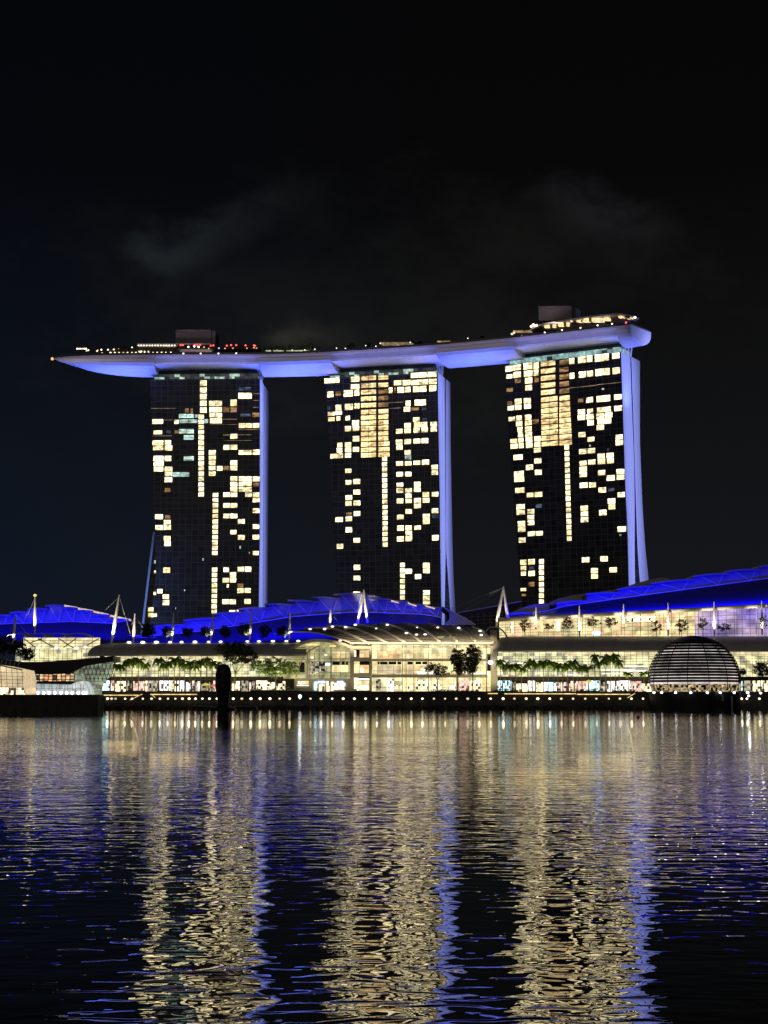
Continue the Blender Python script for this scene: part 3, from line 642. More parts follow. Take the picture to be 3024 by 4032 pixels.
# upper rim: fascia band all along, with the dark parapet above it
def rim(i):
    w = width(i); k = min(1, belly_depth(i) / 8.6)
    return [(0, 0), (.25 * k, -FH * .5 * k), (1.3 * k, -FH * k), (w - 1.3 * k, -FH * k), (w, 0), (0, 0)]
mb = MB(); loft(0, nfr - 1, rim, mb); mb.build('fascia', M['fascia'], deck)
def par(i):
    w = width(i)
    return [(.4, .02), (.4, 1.3), (w - .4, 1.3), (w - .4, .02)]
mb = MB(); loft(1, nfr - 1, par, mb); mb.build('parapet', M['deck_dark'], deck)
def belly(i):
    w = width(i); k = min(1, belly_depth(i) / 8.6); out = []
    d = belly_depth(i) - FH * k
    for j in range(13):
        a = math.pi * j / 12
        out.append((1.2 * k + (w - 2.4 * k) / 2 * (1 - math.cos(a)), -FH * k - .03 - d * math.sin(a) ** .9))
    return out
def idx_for(px):
    return min(range(nfr), key=lambda i: abs(pxof(fr[i])[0] - px))
for (a, c) in spans:
    i0, i1 = (0 if a == 0 else idx_for(a)), (nfr - 1 if c == 3000 else idx_for(c))
    mb = MB(); loft(i0, i1, belly, mb); mb.build('blue_belly', M['hull'], deck, smooth=False)
for (a, c) in ((607, 1012), (1300, 1716), (2008, 2436)):
    i0, i1 = idx_for(a), idx_for(c)
    led = MB()
    def lsec(i): return [(2.3, -4.05), (2.7, -5.0), (5.5, -5.4), (30, -5.4), (30, -4.05)]
    sk = MB(); loft(i0, i1, lambda i: [(1.25, -FH - .02), (2.2, -4.0), (30, -4.0)], sk, False); sk.build('fascia_skirt', M['fascia'], deck)
    loft(i0, i1, lsec, led); led.build('lit_ledge', M['hull_ledge'], deck)
# blunt right-hand nose
mb = MB(); i = nfr - 1; w = width(i); e = fr[i]; tg = tang[i]; pp = perp[i]
nose = []
for f, sx, sz in ((0, 1, 1), (.6, .985, .985), (1.0, .93, .93)):
    ring = []
    for j in range(15):
        a = math.pi * j / 14
        ring.append(e + tg * (f + .05) + pp * (w / 2 - sx * w / 2 * math.cos(a)) + Vector((0, 0, -8.4 * sz * math.sin(a) ** .75)))
    nose.append(ring)
for ra, rb_ in zip(nose, nose[1:]):
    for k in range(14): mb.quad(ra[k], rb_[k], rb_[k + 1], ra[k + 1])
mb.poly(nose[-1][::-1])
for ra, rb_ in zip(nose, nose[1:]): mb.quad(ra[-1], rb_[-1], rb_[0], ra[0])
mb.build('deck_nose', M['hull'], deck)

BLUE = (.12, .18, 1.0)
for (a, c, pw, dz) in ((300, 607, 31000, 0), (1012, 1300, 28000, 0), (1716, 2008, 27000, 0), (2440, 2478, 6500, 0)):
    i0, i1 = idx_for(a), idx_for(c); p0, p1 = fr[i0], fr[i1]; m_ = (p0 + p1) / 2; ln = max((p1 - p0).length, 6)
    dn = perp[(i0 + i1) // 2]
    area('belly_floodlight', m_ + dn * 22 + Vector((0, 0, -44)), dn * -.42 + Vector((0, 0, 1)), ln * .9, 3, pw, BLUE, 110, up=(p1 - p0))
for (a, c) in ((607, 1012), (1300, 1716), (2008, 2436)):
    i0, i1 = idx_for(a), idx_for(c); p0, p1 = fr[i0], fr[i1]; m_ = (p0 + p1) / 2; ln = (p1 - p0).length; dn = perp[(i0 + i1) // 2]
    area('ledge_floodlight', m_ - dn * 4 + Vector((0, 0, -10.5)), dn * .45 + Vector((0, 0, 1)), ln * .94, .8, 1500, (.22, .27, 1), 110, up=(p1 - p0))
for (a, c) in ((205, 607), (607, 1012), (1012, 1300), (1300, 1716), (1716, 2008), (2008, 2470)):
    i0, i1 = idx_for(a), idx_for(c); p0, p1 = fr[i0], fr[i1]; m_ = (p0 + p1) / 2; ln = (p1 - p0).length; dn = perp[(i0 + i1) // 2]
    area('fascia_fill_light', m_ - dn * 9 + Vector((0, 0, -5)), dn * 1 + Vector((0, 0, .45)), ln * .95, .5, 330 * ln / 60, (.95, .85, 1), 90, up=(p1 - p0))  # added strips hanging in the air before the deck, to brighten the fascia
i = nfr - 1
area('nose_floodlight', fr[i] + tang[i] * 30 + perp[i] * 5 + Vector((0, 0, -30)), (-tang[i].x * 1.0 + .0, .1, .9), 18, 3, 2500, (.25, .35, 1), 110)

def dpt(px, py, back=3):
    """a point over the deck, `back` metres behind its front lip, at the height seen in the photo"""
    i = idx_for(px); q = fr[i] + perp[i] * back
    return P(px, py, q.y)
def dbox(mbx, px0, px1, py0, py1, back, dep):
    a = dpt(px0, py1, back); c = dpt(px1, py0, back)
    d = (Vector((c.x, c.y, 0)) - Vector((a.x, a.y, 0))); pn = Vector((-d.y, d.x, 0)).normalized() * dep
    z0, z1 = min(a.z, c.z), max(a.z, c.z)
    p = [Vector((a.x, a.y, 0)), Vector((c.x, c.y, 0)), Vector((c.x, c.y, 0)) + pn, Vector((a.x, a.y, 0)) + pn]
    pz = a.z; dz = P(px1, py1, c.y).z - a.z; h = P(px0, py0, a.y).z - a.z
    lo = [p[0].z + pz, pz + dz, pz + dz, pz]
    B = [Vector((q.x, q.y, l)) for q, l in zip(p, lo)]; T = [q + Vector((0, 0, h)) for q in B]
    for k in range(4):
        w = (B[(k + 1) % 4] - B[k]).length
        mbx.quad(B[k], B[(k + 1) % 4], T[(k + 1) % 4], T[k], [(0, 0), (w, 0), (w, h), (0, h)])
    mbx.quad(*T); mbx.quad(*B[::-1])
def dlamps(kind, pts, rad, back=2):
    for x, y in pts:
        q = MB(); q.ball(dpt(x, y, back), rad, 6, 4, .9); q.build('deck_lamp', M[kind], deck)
# lift housings
mb = MB(); dbox(mb, 691, 832, 1298, 1362, 17, 16); mb.build('lift_housing', M['plant_box'], deck)
mb = MB(); dbox(mb, 832.5, 848, 1302, 1362, 18, 15); mb.build('lift_housing_wing', M['plant_box'], deck)
mb = MB(); dbox(mb, 2121, 2250, 1205, 1262, 14, 12); mb.build('lift_housing', M['plant_box'], deck)
area('housing_fill_light', dpt(770, 1385, 6), (0, .6, 1), 18, 1, 500, (1, .8, .75), 120)  # added lamps without a visible source, to brighten the grey housings
area('housing_fill_light', dpt(2185, 1275, 4), (0, .6, 1), 14, 1, 380, (1, .8, .75), 120)
# left terrace buildings, stepped, low
mb = MB(); dbox(mb, 425, 870, 1374, 1397, 7, 12); dbox(mb, 470, 1020, 1364, 1376, 11, 12); mb.build('terrace_pavilion', M['deck_dark'], deck)
mb = MB(); dbox(mb, 545, 690, 1357, 1363, 9, 8); mb.build('terrace_light_band', M['win_line'], deck)
mb = MB(); dbox(mb, 540, 830, 1352, 1356, 10, 14); mb.build('terrace_roof', M['fascia'], deck)
dlamps('lamp', [(150 + .3315 * x, 1389) for x in (860, 912, 962, 1012, 1062, 1115, 1162, 1212, 1265, 1312, 1365, 1415, 1467, 1518, 1578)], .55, 5.5)
dlamps('lamp', [(150 + .3315 * x, 1384) for x in (1200, 1225, 1265, 1310)], .5, 5.5)
dlamps('lamp', [(304 + 7 * k, 1373) for k in range(6)] + [(341, 1381), (348, 1379), (399, 1377), (448, 1376), (425, 1377), (382, 1382)], .5, 5)
dlamps('lamp_roof', [(545 + 11 * k, 1360) for k in range(14)] + [(520, 1368)], .45, 8)
dlamps('lamp_orange', [(467, 1375), (385, 1379), (402, 1389), (744, 1367), (803, 1367), (822, 1372), (886, 1372), (917, 1371), (972, 1371), (1010, 1371), (1000, 1369)], .45, 8)
dlamps('lamp_red', [(711, 1359), (720, 1359), (765, 1359), (775, 1358), (788, 1358), (830, 1361), (840, 1360), (893, 1361), (910, 1359), (930, 1359), (967, 1360), (1000, 1360), (1004, 1361)], .6, 8)
dlamps('lamp_white', [(765, 1364), (742, 1366), (782, 1366), (848, 1383)], .5, 8)
dlamps('lamp_blue', [(862, 1371)], .5, 8)
dlamps('lamp_roof', [(722, 1392), (790, 1392), (860, 1392), (930, 1391), (2056, 1321), (2145, 1309), (2213, 1300), (2286, 1291), (2353, 1281), (2410, 1275)], .5, .2)
q = MB(); q.ball(P(206, 1413, fr[0].y), .9, 6, 4); q.build('tip_beacon', M['lamp_orange'], deck)
q = MB(); q.ball(dpt(2465, 1270, .3), .6, 6, 4); q.build('nose_beacon', M['lamp_red'], deck)
# planting lit from below along the middle of the deck, pool edge light
mb = MB(); dbox(mb, 1046, 1290, 1379, 1383, 1.5, .5); mb.build('pool_edge_light', M['pool_light'], deck)
mb = MB(); dbox(mb, 1495, 1620, 1348, 1352, 6, 6); mb.build('pool_bar', M['win_line'], deck)
mb = MB(); dbox(mb, 1490, 1626, 1343, 1346, 5, 9); mb.build('pool_bar_roof', M['deck_dark'], deck)
mb = MB(); dbox(mb, 1720, 1772, 1342, 1345, 6, 4); mb.build('pool_bar', M['win_line'], deck)
dlamps('lamp_roof', [(1497, 1352), (1615, 1348), (1440, 1361), (1360, 1372), (1325, 1371), (1480, 1363), (1628, 1362), (1842, 1332), (1875, 1340), (1980, 1330), (1240, 1375), (1200, 1378), (1150, 1379), (1090, 1380)], .35, 3)
# right-hand rooftop restaurant: lit strip under a curved roof
mb = MB(); seg = [(2143, 2188, 1277, 1289), (2197, 2240, 1269, 1283), (2270, 2294, 1261, 1268), (2298, 2372, 1252, 1266), (2378, 2398, 1250, 1260), (2435, 2450, 1244, 1251), (2455, 2480, 1248, 1254)]
for sgm in seg:
    mb = MB(); dbox(mb, *sgm, 6.5, 3); mb.build('restaurant_window', M['roof_bar'], deck)
mb = MB(); rp = [(2085, 1297), (2120, 1278), (2200, 1262), (2300, 1246), (2400, 1235), (2440, 1233), (2480, 1240), (2515, 1252)]
for (xa, ya), (xb, yb) in zip(rp, rp[1:]):
    a, c = dpt(xa, ya, 5), dpt(min(xb, 2476), yb, 5)
    if xb > 2476: c = P(xb, yb, c.y + (xb - 2476) * .12)
    if xa > 2476: a = P(xa, ya, a.y + (xa - 2476) * .12)
    k = Vector((a.y - c.y, c.x - a.x, 0)).normalized() * 14; h = Vector((0, 0, -.8))
    mb.quad(a + h, c + h, c, a); mb.quad(a, c, c + k, a + k); mb.quad(a + h, a + h + k, c + h + k, c + h)
mb.build('restaurant_roof', M['fascia'], deck)
mb = MB(); dbox(mb, 2085, 2470, 1276, 1300, 9, 10); mb.build('restaurant_body', M['deck_dark'], deck)
dlamps('lamp', [(2092, 1285), (2103, 1284), (2112, 1281), (2100, 1278), (2016, 1315), (2024, 1310), (2500, 1250), (2250, 1265)], .7, 4)
mb = MB(); dbox(mb, 2020, 2090, 1301, 1306, 4, 3); mb.build('restaurant_steps_light', M['win_line'], deck)
area('restaurant_glow', dpt(2300, 1275, 3), (0, -.1, -1), 40, 1, 220, (1, .75, .45), 150)


# ================================================================== MALL
def fx(px, Y): return P(px, 2700, Y).x
def zy(py, Y): return P(CX, py, Y).z
def shops(root, x0, x1, y0, y1, Y, seed, over={}):
    """row of lit shop fronts between dark piers"""
    rnd = random.Random(seed); x = x0; n = 0
    while x < x1 - 8 and n < 95:
        w = rnd.choice((11, 16, 24, 34, 46)); w = min(w, x1 - x); top = y0 + rnd.choice((0, 2, 6, 12))
        m = rnd.choice(('shop1', 'shop1', 'shop1', 'shop2', 'shop2', 'shop3', 'shop3', 'shop3', 'shop3', 'shop4', 'shop5'))
        for (a, c), mm in over.items():
            if a <= x + w / 2 <= c: m = mm; top = y0
        q = MB(); q.pbox(x, x + w - rnd.choice((1.5, 3, 5)), top, y1 - rnd.choice((0, 0, 3)), Y, .1); q.build('shop_window', M[m], root)
        x += w; n += 1
def mullions(root, x0, x1, y0, y1, Y, nx, ys, w=.14, mat='black', name='mullions'):
    q = MB(); X0, X1 = fx(x0, Y), fx(x1, Y); Z0, Z1 = zy(y1, Y), zy(y0, Y)
    for k in range(nx + 1):
        x = X0 + (X1 - X0) * k / nx; q.box(x - w / 2, x + w / 2, Y - .15, Y, Z0, Z1)
    for y in ys:
        z = zy(y, Y); q.box(X0, X1, Y - .19, Y + .01, z - w / 2, z + w / 2)
    return q.build(name, M[mat], root)
def pane(root, name, mat, x0, x1, y0, y1, Y, d=.1):
    q = MB(); q.pbox(x0, x1, y0, y1, Y, d); return q.build(name, M[mat], root)
def barrel(root, xl, xr, ye, yt, Ye, Yt, rib_pitch, hip_l=0, hip_r=0, lean=1):
    """quarter-round metal roof, eave towards the water, with slanting ribs"""
    q = MB(); n = 8; X0, X1 = fx(xl, Ye), fx(xr, Ye); ze, zt = zy(ye, Ye), zy(yt, Yt)
    def pt(k): a = math.pi / 2 * k / n; return Ye + (Yt - Ye) * (1 - math.cos(a)), ze + (zt - ze) * math.sin(a)
    def xs(k): u = (1 - math.cos(math.pi / 2 * k / n)); return X0 + hip_l * u, X1 - hip_r * u
    for k in range(n):
        (ya, za), (yb, zb) = pt(k), pt(k + 1); a0, a1 = xs(k); b0, b1 = xs(k + 1)
        q.quad((a0, ya, za), (a1, ya, za), (b1, yb, zb), (b0, yb, zb))
        q.quad((a0, ya, za), (b0, yb, zb), (b0, Yt, zb), (a0, Yt, za)); q.quad((a1, ya, za), (a1, Yt, za), (b1, Yt, zb), (b1, yb, zb))
    q.quad((X0, Ye, ze), (X0, Yt, ze), (X1, Yt, ze), (X1, Ye, ze)); q.box(X0 + hip_l, X1 - hip_r, Yt, Yt + 12, ze, zt - .02)
    q.build('barrel_roof', M['grey_roof'], root)
    px = xl + rib_pitch * .5; L = (Yt - Ye)
    while px < xr - rib_pitch * .4:
        r_ = MB(); x = fx(px, Ye)
        for k in range(n):
            (ya, za), (yb, zb) = pt(k), pt(k + 1)
            u0, u1 = x + 3.3 * k / n * lean, x + 3.3 * (k + 1) / n * lean
            r_.quad((u0 - .13, ya - .12, za + .08), (u0 + .13, ya - .12, za + .08), (u1 + .13, yb - .12, zb + .08), (u1 - .13, yb - .12, zb + .08))
            r_.quad((u0 + .13, ya - .12, za + .08), (u0 + .13, ya, za - .1), (u1 + .13, yb, zb - .1), (u1 + .13, yb - .12, zb + .08))
        r_.build('roof_rib', M['grey_steel'], root); px += rib_pitch
    q = MB(); q.box(X0, X1, Ye - .35, Ye - .02, ze - .5, ze + .12); q.build('gutter', M['steel'], root)
    q = MB(); q.box(X0 + hip_l, X1 - hip_r, Yt - .3, Yt + .3, zt + .02, zt + .35); q.build('ridge_rail', M['steel'], root)

# ---- left arcade
la = thing('glass_arcade', 'long glass arcade with a grey barrel roof behind the black buoy', 'shopping arcade', (fx(790, 661), 661, 6.6))
pane(la, 'upper_glazing', 'glass_arc_top', 412, 1182, 2580, 2594, 660)
pane(la, 'glazing', 'glass_arc', 402, 1182, 2594.5, 2664, 660)
mullions(la, 402, 1182, 2580, 2664, 659.8, 34, (2587, 2594, 2606, 2618, 2630, 2642, 2653), .13)
pane(la, 'spandrel', 'louvre', 395, 1190, 2664.5, 2677, 659, 2)
shops(la, 402, 1130, 2680, 2722, 659.6, 11, {(402, 428): 'shop5', (430, 470): 'shop4', (608, 655): 'shop2', (655, 700): 'shop1', (700, 740): 'shop2', (835, 855): 'shop4'})
barrel(la, 343, 1205, 2579, 2535, 655, 668, 76, hip_l=6)
mb = MB(); mb.box(fx(398, 662), fx(1190, 662), 662, 700, 6.6, zy(2580, 662)); mb.build('building_body', M['black'], la)
# ---- right arcade
ra = thing('glass_arcade', 'long glass arcade with a grey barrel roof behind the black dome', 'shopping arcade', (fx(2480, 661), 661, 6.6))
pane(ra, 'upper_glazing', 'glass_arc_top', 2225, 3060, 2563, 2582, 660); pane(ra, 'upper_glazing', 'glass_arc', 1962, 2224, 2566, 2582, 660)
pane(ra, 'glazing', 'glass_arc', 1958, 3060, 2582.5, 2664, 660)
mullions(ra, 1958, 3060, 2565, 2664, 659.8, 46, (2571, 2577, 2583, 2594, 2605, 2616, 2630, 2644), .13)
for (a, c, y) in ((2225, 2275, 2655), (2370, 2500, 2637), (2370, 2490, 2651), (2460, 2545, 2622), (2420, 2540, 2665), (2030, 2080, 2610), (2455, 2545, 2640)):
    pane(ra, 'ceiling_light_row', 'lamp_roof', a, c, y, y + 3, 659.5, .05)
pane(ra, 'spandrel', 'louvre', 1950, 3060, 2664.5, 2679, 659, 2)
shops(ra, 1958, 3050, 2680, 2724, 659.6, 23, {(1958, 2010): 'shop5', (2080, 2115): 'shop2', (2300, 2345): 'shop5', (2415, 2470): 'shop2', (2950, 3040): 'shop1'})
barrel(ra, 1943, 3070, 2562, 2509, 653, 668, 86, hip_l=6)
mb = MB(); mb.box(fx(1950, 662), fx(3070, 662), 662, 700, 6.6, zy(2566, 662)); mb.build('building_body', M['black'], ra)

# ---- centre pavilion with its arched glass vault
pv = thing('glass_pavilion', 'golden glass pavilion in the centre with an arched vault on its left', 'pavilion', (fx(1560, 661), 661, 6.6))
def p2(x): return 1150 + .211 * x
def q2(y): return 2480 + .211 * y
def p3(x): return 1480 + .2893 * x
def q3(y): return 2480 + .2893 * y
arch = [(-160, 470), (0, 370), (100, 305), (200, 260), (330, 225), (430, 213), (600, 213), (750, 235), (900, 265), (1000, 295), (1085, 335)]
arch = [(p2(x), q2(y)) for x, y in arch]
mb = MB(); YV = 657.0
pts = [P(x, y, YV) for x, y in arch]
for a, c in zip(pts, pts[1:]):
    zb = zy(2672, YV)
    mb.quad((a.x, YV, zb), (c.x, YV, zb), c, a, [(a.x, zb), (c.x, zb), (c.x, c.z), (a.x, a.z)])
mb.build('vault_glazing', M['glass_vault'], pv)
mb = MB()
for a, c in zip(pts, pts[1:]):
    up = Vector((0, 0, .9))
    mb.quad(a + Vector((0, -1.2, -.3)), c + Vector((0, -1.2, -.3)), c + up + Vector((0, -1.2, 0)), a + up + Vector((0, -1.2, 0)))
    mb.quad(a + up + Vector((0, -1.2, 0)), c + up + Vector((0, -1.2, 0)), c + up + Vector((0, 9, 0)), a + up + Vector((0, 9, 0)))
    mb.quad(a + Vector((0, -1.2, -.3)), a + Vector((0, 0, -.3)), c + Vector((0, 0, -.3)), c + Vector((0, -1.2, -.3)))
mb.build('vault_arch', M['concrete'], pv)
ia = [(p2(x), q2(y)) for x, y in ((70, 900), (130, 690), (180, 580), (240, 460), (330, 390), (420, 335), (520, 300))]
mb = MB()
for (a, c) in zip(ia, ia[1:]): mb.bar(P(*a, YV - .5), P(*c, YV - .5), .32)
mb.bar(P(p2(290), q2(900), YV - .4), P(p2(290), q2(420), YV - .4), .5)
mb.build('inner_arch', M['concrete'], pv)
mb = MB()
for y in (330, 365, 400, 435, 470, 510, 550):
    xl = interp([(yy, xx) for xx, yy in [(a_[0], a_[1]) for a_ in ()]] or [(0, 0), (0, 1)], 0)
    mb.bar(P(p2(-60 + (550 - y) * .6), q2(y), YV - .25), P(p2(250), q2(y) - .0, YV - .25), .16)
for x in (330, 505, 715, 735): mb.bar(P(p2(x), q2(900), YV - .25), P(p2(x), q2(320), YV - .25), .13)
for y in (450, 540, 590, 800, 860): mb.bar(P(p2(320), q2(y), YV - .25), P(p2(1085), q2(y), YV - .25), .1)
for x in (820, 905, 1000, 420, 600): mb.bar(P(p2(x), q2(870), YV - .25), P(p2(x), q2(400), YV - .25), .07)
mb.build('vault_mullions', M['black'], pv)
for (a, c, y0, y1, m) in ((755, 995, 405, 528, 'glass_pav_bright'), (1015, 1060, 415, 520, 'glass_pav'), (345, 410, 500, 535, 'shop1'), (600, 655, 430, 480, 'shop1'), (345, 480, 790, 812, 'shop1'), (620, 710, 620, 670, 'shop5'),
        (345, 650, 600, 780, 'shop3'), (130, 235, 605, 790, 'lit_black'), (755, 890, 595, 652, 'lit_black'), (925, 985, 595, 652, 'lit_black'), (1005, 1045, 595, 652, 'lit_black'), (750, 1050, 660, 790, 'glass_pav'), (250, 490, 262, 292, 'strip'), (700, 820, 290, 315, 'strip')):
    pane(pv, 'vault_window', 'black' if m == 'lit_black' else m, p2(a), p2(c), q2(y0), q2(y1), YV - .2 - (.05 if m == 'shop5' else 0), .05)
pane(pv, 'ground_wall', 'concrete', 1158, 1378, 2673, 2722, 657.3, 1)
for (a, c, y0, y1, m) in ((480, 620, 957, 990, 'shop_blue'), (840, 955, 957, 990, 'shop_blue'), (500, 605, 1010, 1145, 'shop1'), (645, 705, 960, 1150, 'shop1'), (725, 778, 970, 1140, 'shop1'), (790, 990, 992, 1115, 'shop2'), (100, 240, 960, 1010, 'shop1'), (245, 310, 955, 1010, 'strip'), (90, 310, 1030, 1042, 'lamp_roof'), (410, 470, 970, 1130, 'shop5')):
    pane(pv, 'shop_window', m, p2(a), p2(c), q2(y0), q2(y1), 656.9, .1)
# beige frame
mb = MB()
for r_ in ((1378, 1394, 2532, 2722), (1455, 1463, 2532, 2722), (1394.2, 1454.8, 2532, 2557), (1394.2, 1454.8, 2589, 2603), (1394.2, 1454.8, 2652, 2666)):
    mb.pbox(*r_, 655.5, 2.5)
mb.build('concrete_frame', M['concrete'], pv)
for (a, c, y0, y1, m) in ((1150, 1195, 380, 500, 'shop1'), (1260, 1440, 380, 515, 'glass_pav_bright'), (1150, 1260, 590, 810, 'glass_pav'), (1268, 1435, 655, 805, 'glass_pav_bright'), (1268, 1430, 595, 650, 'lit_black'), (1150, 1240, 895, 1130, 'shop1'), (1245, 1440, 905, 935, 'lamp_roof'), (1245, 1440, 945, 1130, 'glass_pav'), (1285, 1415, 1035, 1100, 'shop2')):
    pane(pv, 'frame_window', 'black' if m == 'lit_black' else m, p2(a), p2(c), q2(y0), q2(y1), 657.2 - (.15 if m == 'shop2' else 0), .1)
# main glazing
pane(pv, 'main_glazing', 'glass_pav', 1463.5, 1938, 2538, 2722, 658.6, .3)
for (a, c, y0, y1, m) in ((500, 1300, 205, 238, 'glass_arc_top'), (20, 345, 287, 385, 'glass_pav_bright'), (418, 510, 285, 380, 'glass_pav_bright'), (15, 345, 480, 592, 'glass_orange'), (430, 505, 480, 595, 'glass_orange'), (535, 700, 480, 560, 'glass_pav_bright'),
        (570, 690, 572, 603, 'lamp_roof'), (720, 885, 567, 603, 'lamp_roof'), (1290, 1530, 590, 618, 'lamp_roof'), (1320, 1500, 435, 580, 'glass_pav'),
        (25, 50, 432, 472, 'k'), (56, 160, 432, 472, 'k'), (172, 278, 432, 472, 'k'), (292, 345, 432, 472, 'k'), (428, 505, 432, 472, 'k'), (540, 620, 432, 470, 'k'), (630, 700, 432, 470, 'k'),
        (0, 75, 670, 830, 'shop3'), (150, 245, 668, 838, 'shop2'), (252, 362, 757, 802, 'shop1'), (435, 507, 770, 812, 'shop1'), (540, 715, 735, 812, 'shop1'), (690, 722, 665, 728, 'lamp_roof'), (750, 890, 740, 802, 'shop1'), (900, 1000, 740, 830, 'glass_pav'), (1005, 1085, 757, 805, 'shop2'),
        (1122, 1275, 690, 832, 'shop4'), (1295, 1435, 690, 830, 'shop1'), (1450, 1492, 640, 838, 'strip'), (560, 670, 682, 715, 'shop1'), (780, 860, 682, 712, 'shop1'), (930, 1080, 672, 690, 'strip'), (1125, 1270, 560, 620, 'shop4'), (1515, 1570, 330, 560, 'lit_b')):
    pane(pv, 'pavilion_window', 'black' if m in ('k', 'lit_b') else m, p3(a), p3(c), q3(y0), q3(y1), 658.4, .1)
mb = MB()
for (a, c, y0, y1) in ((0, 1520, 390, 428), (0, 1520, 604, 650)): mb.pbox(p3(a) - 15, p3(c), q3(y0), q3(y1), 658.2, .3)
for x in (355, 405, 512, 708, 1095, 1500): mb.pbox(p3(x), p3(x) + 3, 2540, 2722, 657.9, .28)
mb.build('floor_edges', M['concrete'], pv)
mullions(pv, 1464, 1936, 2540, 2722, 657.6, 22, (2550, 2562, 2574, 2583, 2641, 2652, 2693, 2707), .09, 'grey_steel')
mb = MB(); mb.box(fx(1165, 663), fx(1936, 663), 661, 700, 6.6, zy(2552, 662)); mb.build('building_body', M['black'], pv)
mb = MB(); mb.pbox(1934, 1958, 2480, 2722, 655.6, 6); mb.build('end_pier', M['concrete'], pv)
q = MB(); q.ball(P(1931, 2608, 654), 1.0, 8, 6, .8); q.build('flood_lamp', M['lamp_white'], pv)
area('pavilion_uplight', P(1560, 2719, 649), (0, .45, 1), 78, .6, 1500, (1, .84, .52), 150)
area('arcade_uplight', P(790, 2719, 647.6), (0, .35, 1), 82, .5, 6000, (1, .85, .5), 150)
area('arcade_uplight', P(2280, 2719, 647.6), (0, .35, 1), 86, .5, 6300, (1, .85, .5), 150)

# ---- ribbed canopy over the pavilion
cn = thing('ribbed_canopy', 'louvred canopy with pale curved ribs above the golden pavilion', 'canopy', (fx(1600, 670), 670, zy(2531, 656)))
ribs = [[(1081, 2497), (1145, 2490), (1211, 2490), (1260, 2496), (1305, 2507), (1350, 2521), (1388, 2535)],
        [(1200, 2478), (1250, 2474), (1289, 2474), (1330, 2482), (1375, 2497), (1415, 2515), (1455, 2537)],
        [(1290, 2466), (1340, 2466), (1385, 2474), (1420, 2485), (1455, 2498), (1490, 2514), (1523, 2533)],
        [(1399, 2460), (1440, 2464), (1484, 2475), (1515, 2487), (1543, 2500), (1570, 2515), (1594, 2531)],
        [(1500, 2456), (1525, 2459), (1560, 2469), (1590, 2482), (1615, 2496), (1638, 2512), (1659, 2530)],
        [(1590, 2455), (1612, 2459), (1645, 2470), (1670, 2482), (1692, 2496), (1712, 2511), (1731, 2528)],
        [(1685, 2457), (1703, 2461), (1728, 2471), (1750, 2483), (1768, 2497), (1784, 2511), (1799, 2527)],
        [(1775, 2463), (1800, 2472), (1815, 2480), (1830, 2490), (1845, 2501), (1858, 2512), (1871, 2526)],
        [(1860, 2470), (1894, 2482), (1905, 2491), (1914, 2500), (1924, 2510), (1933, 2520), (1942, 2530)]]
def ribp(i, k, off=0):
    u = k / 6; Y = 679 - 25 * (u ** .8)
    return P(*ribs[i][k], Y) + Vector((0, -off, off * .3))
mb = MB(); mb2 = MB()
for i in range(8):
    for k in range(6):
        a, c, d, e = ribp(i, k + 1), ribp(i + 1, k + 1), ribp(i + 1, k), ribp(i, k)
        mb.quad(a, c, d, e)
        for j in range(3):
            f = (j + .5) / 3; s0, s1 = e.lerp(a, f), d.lerp(c, f)
            if i > 1 or k > 2: mb2.bar(s0 + Vector((0, -.35, -.1)), s1 + Vector((0, -.35, -.1)), .13)
mb.build('canopy_skin', M['louvre'], cn); mb2.build('louvres', M['grey_steel'], cn)
for i in range(9):
    q = MB()
    for k in range(6): q.bar(ribp(i, k, .6), ribp(i, k + 1, .6), .52 if i else .4)
    q.build('canopy_rib', M['steel'], cn)
q = MB(); q.pbox(1386, 1945, 2529, 2536, 653.2, .8); q.build('eave_beam', M['grey_steel'], cn)
for (x, y) in ((1221, 2477), (1278, 2477), (1309, 2467), (1361, 2469), (1333, 2486), (1399, 2460), (1525, 2460), (1484, 2475), (1567, 2471), (1645, 2471), (1725, 2471), (1806, 2472), (1600, 2493), (1640, 2499), (1674, 2498), (1895, 2500), (1340, 2522), (1392, 2519), (1890, 2484)):
    q = MB(); q.ball(P(x, y, 660) if y > 2490 else P(x, y, 668), .7, 8, 5, .5); q.build('canopy_lamp', M['lamp_roof'], cn)
for (x, y, r_) in ((1690, 2519, 2.2), (1735, 2512, 2.8), (1780, 2512, 2.6), (1820, 2516, 2)):
    q = MB(); q.ball(P(x, y, 659.5), r_, 8, 5, .25); q.build('light_cluster', M['glass_vault'], cn)
area('canopy_fill_light', P(1640, 2516, 646.5), (0, 1, -.22), 62, .5, 2600, (1, .80, .5), 52)  # added lamp floating before the eave, in place of light from within
# round hoop at the canopy's right end
q = MB(); cpt = [(1915, 2485), (1922, 2474), (1938, 2469), (1955, 2470), (1972, 2477), (1984, 2488), (1992, 2500), (1996, 2512)]
for a, c in zip(cpt, cpt[1:]): q.bar(P(*a, 657), P(*c, 657), .4); q.bar(P(*a, 657), P(*a, 664), .25)
q.build('end_hoop', M['steel'], cn)

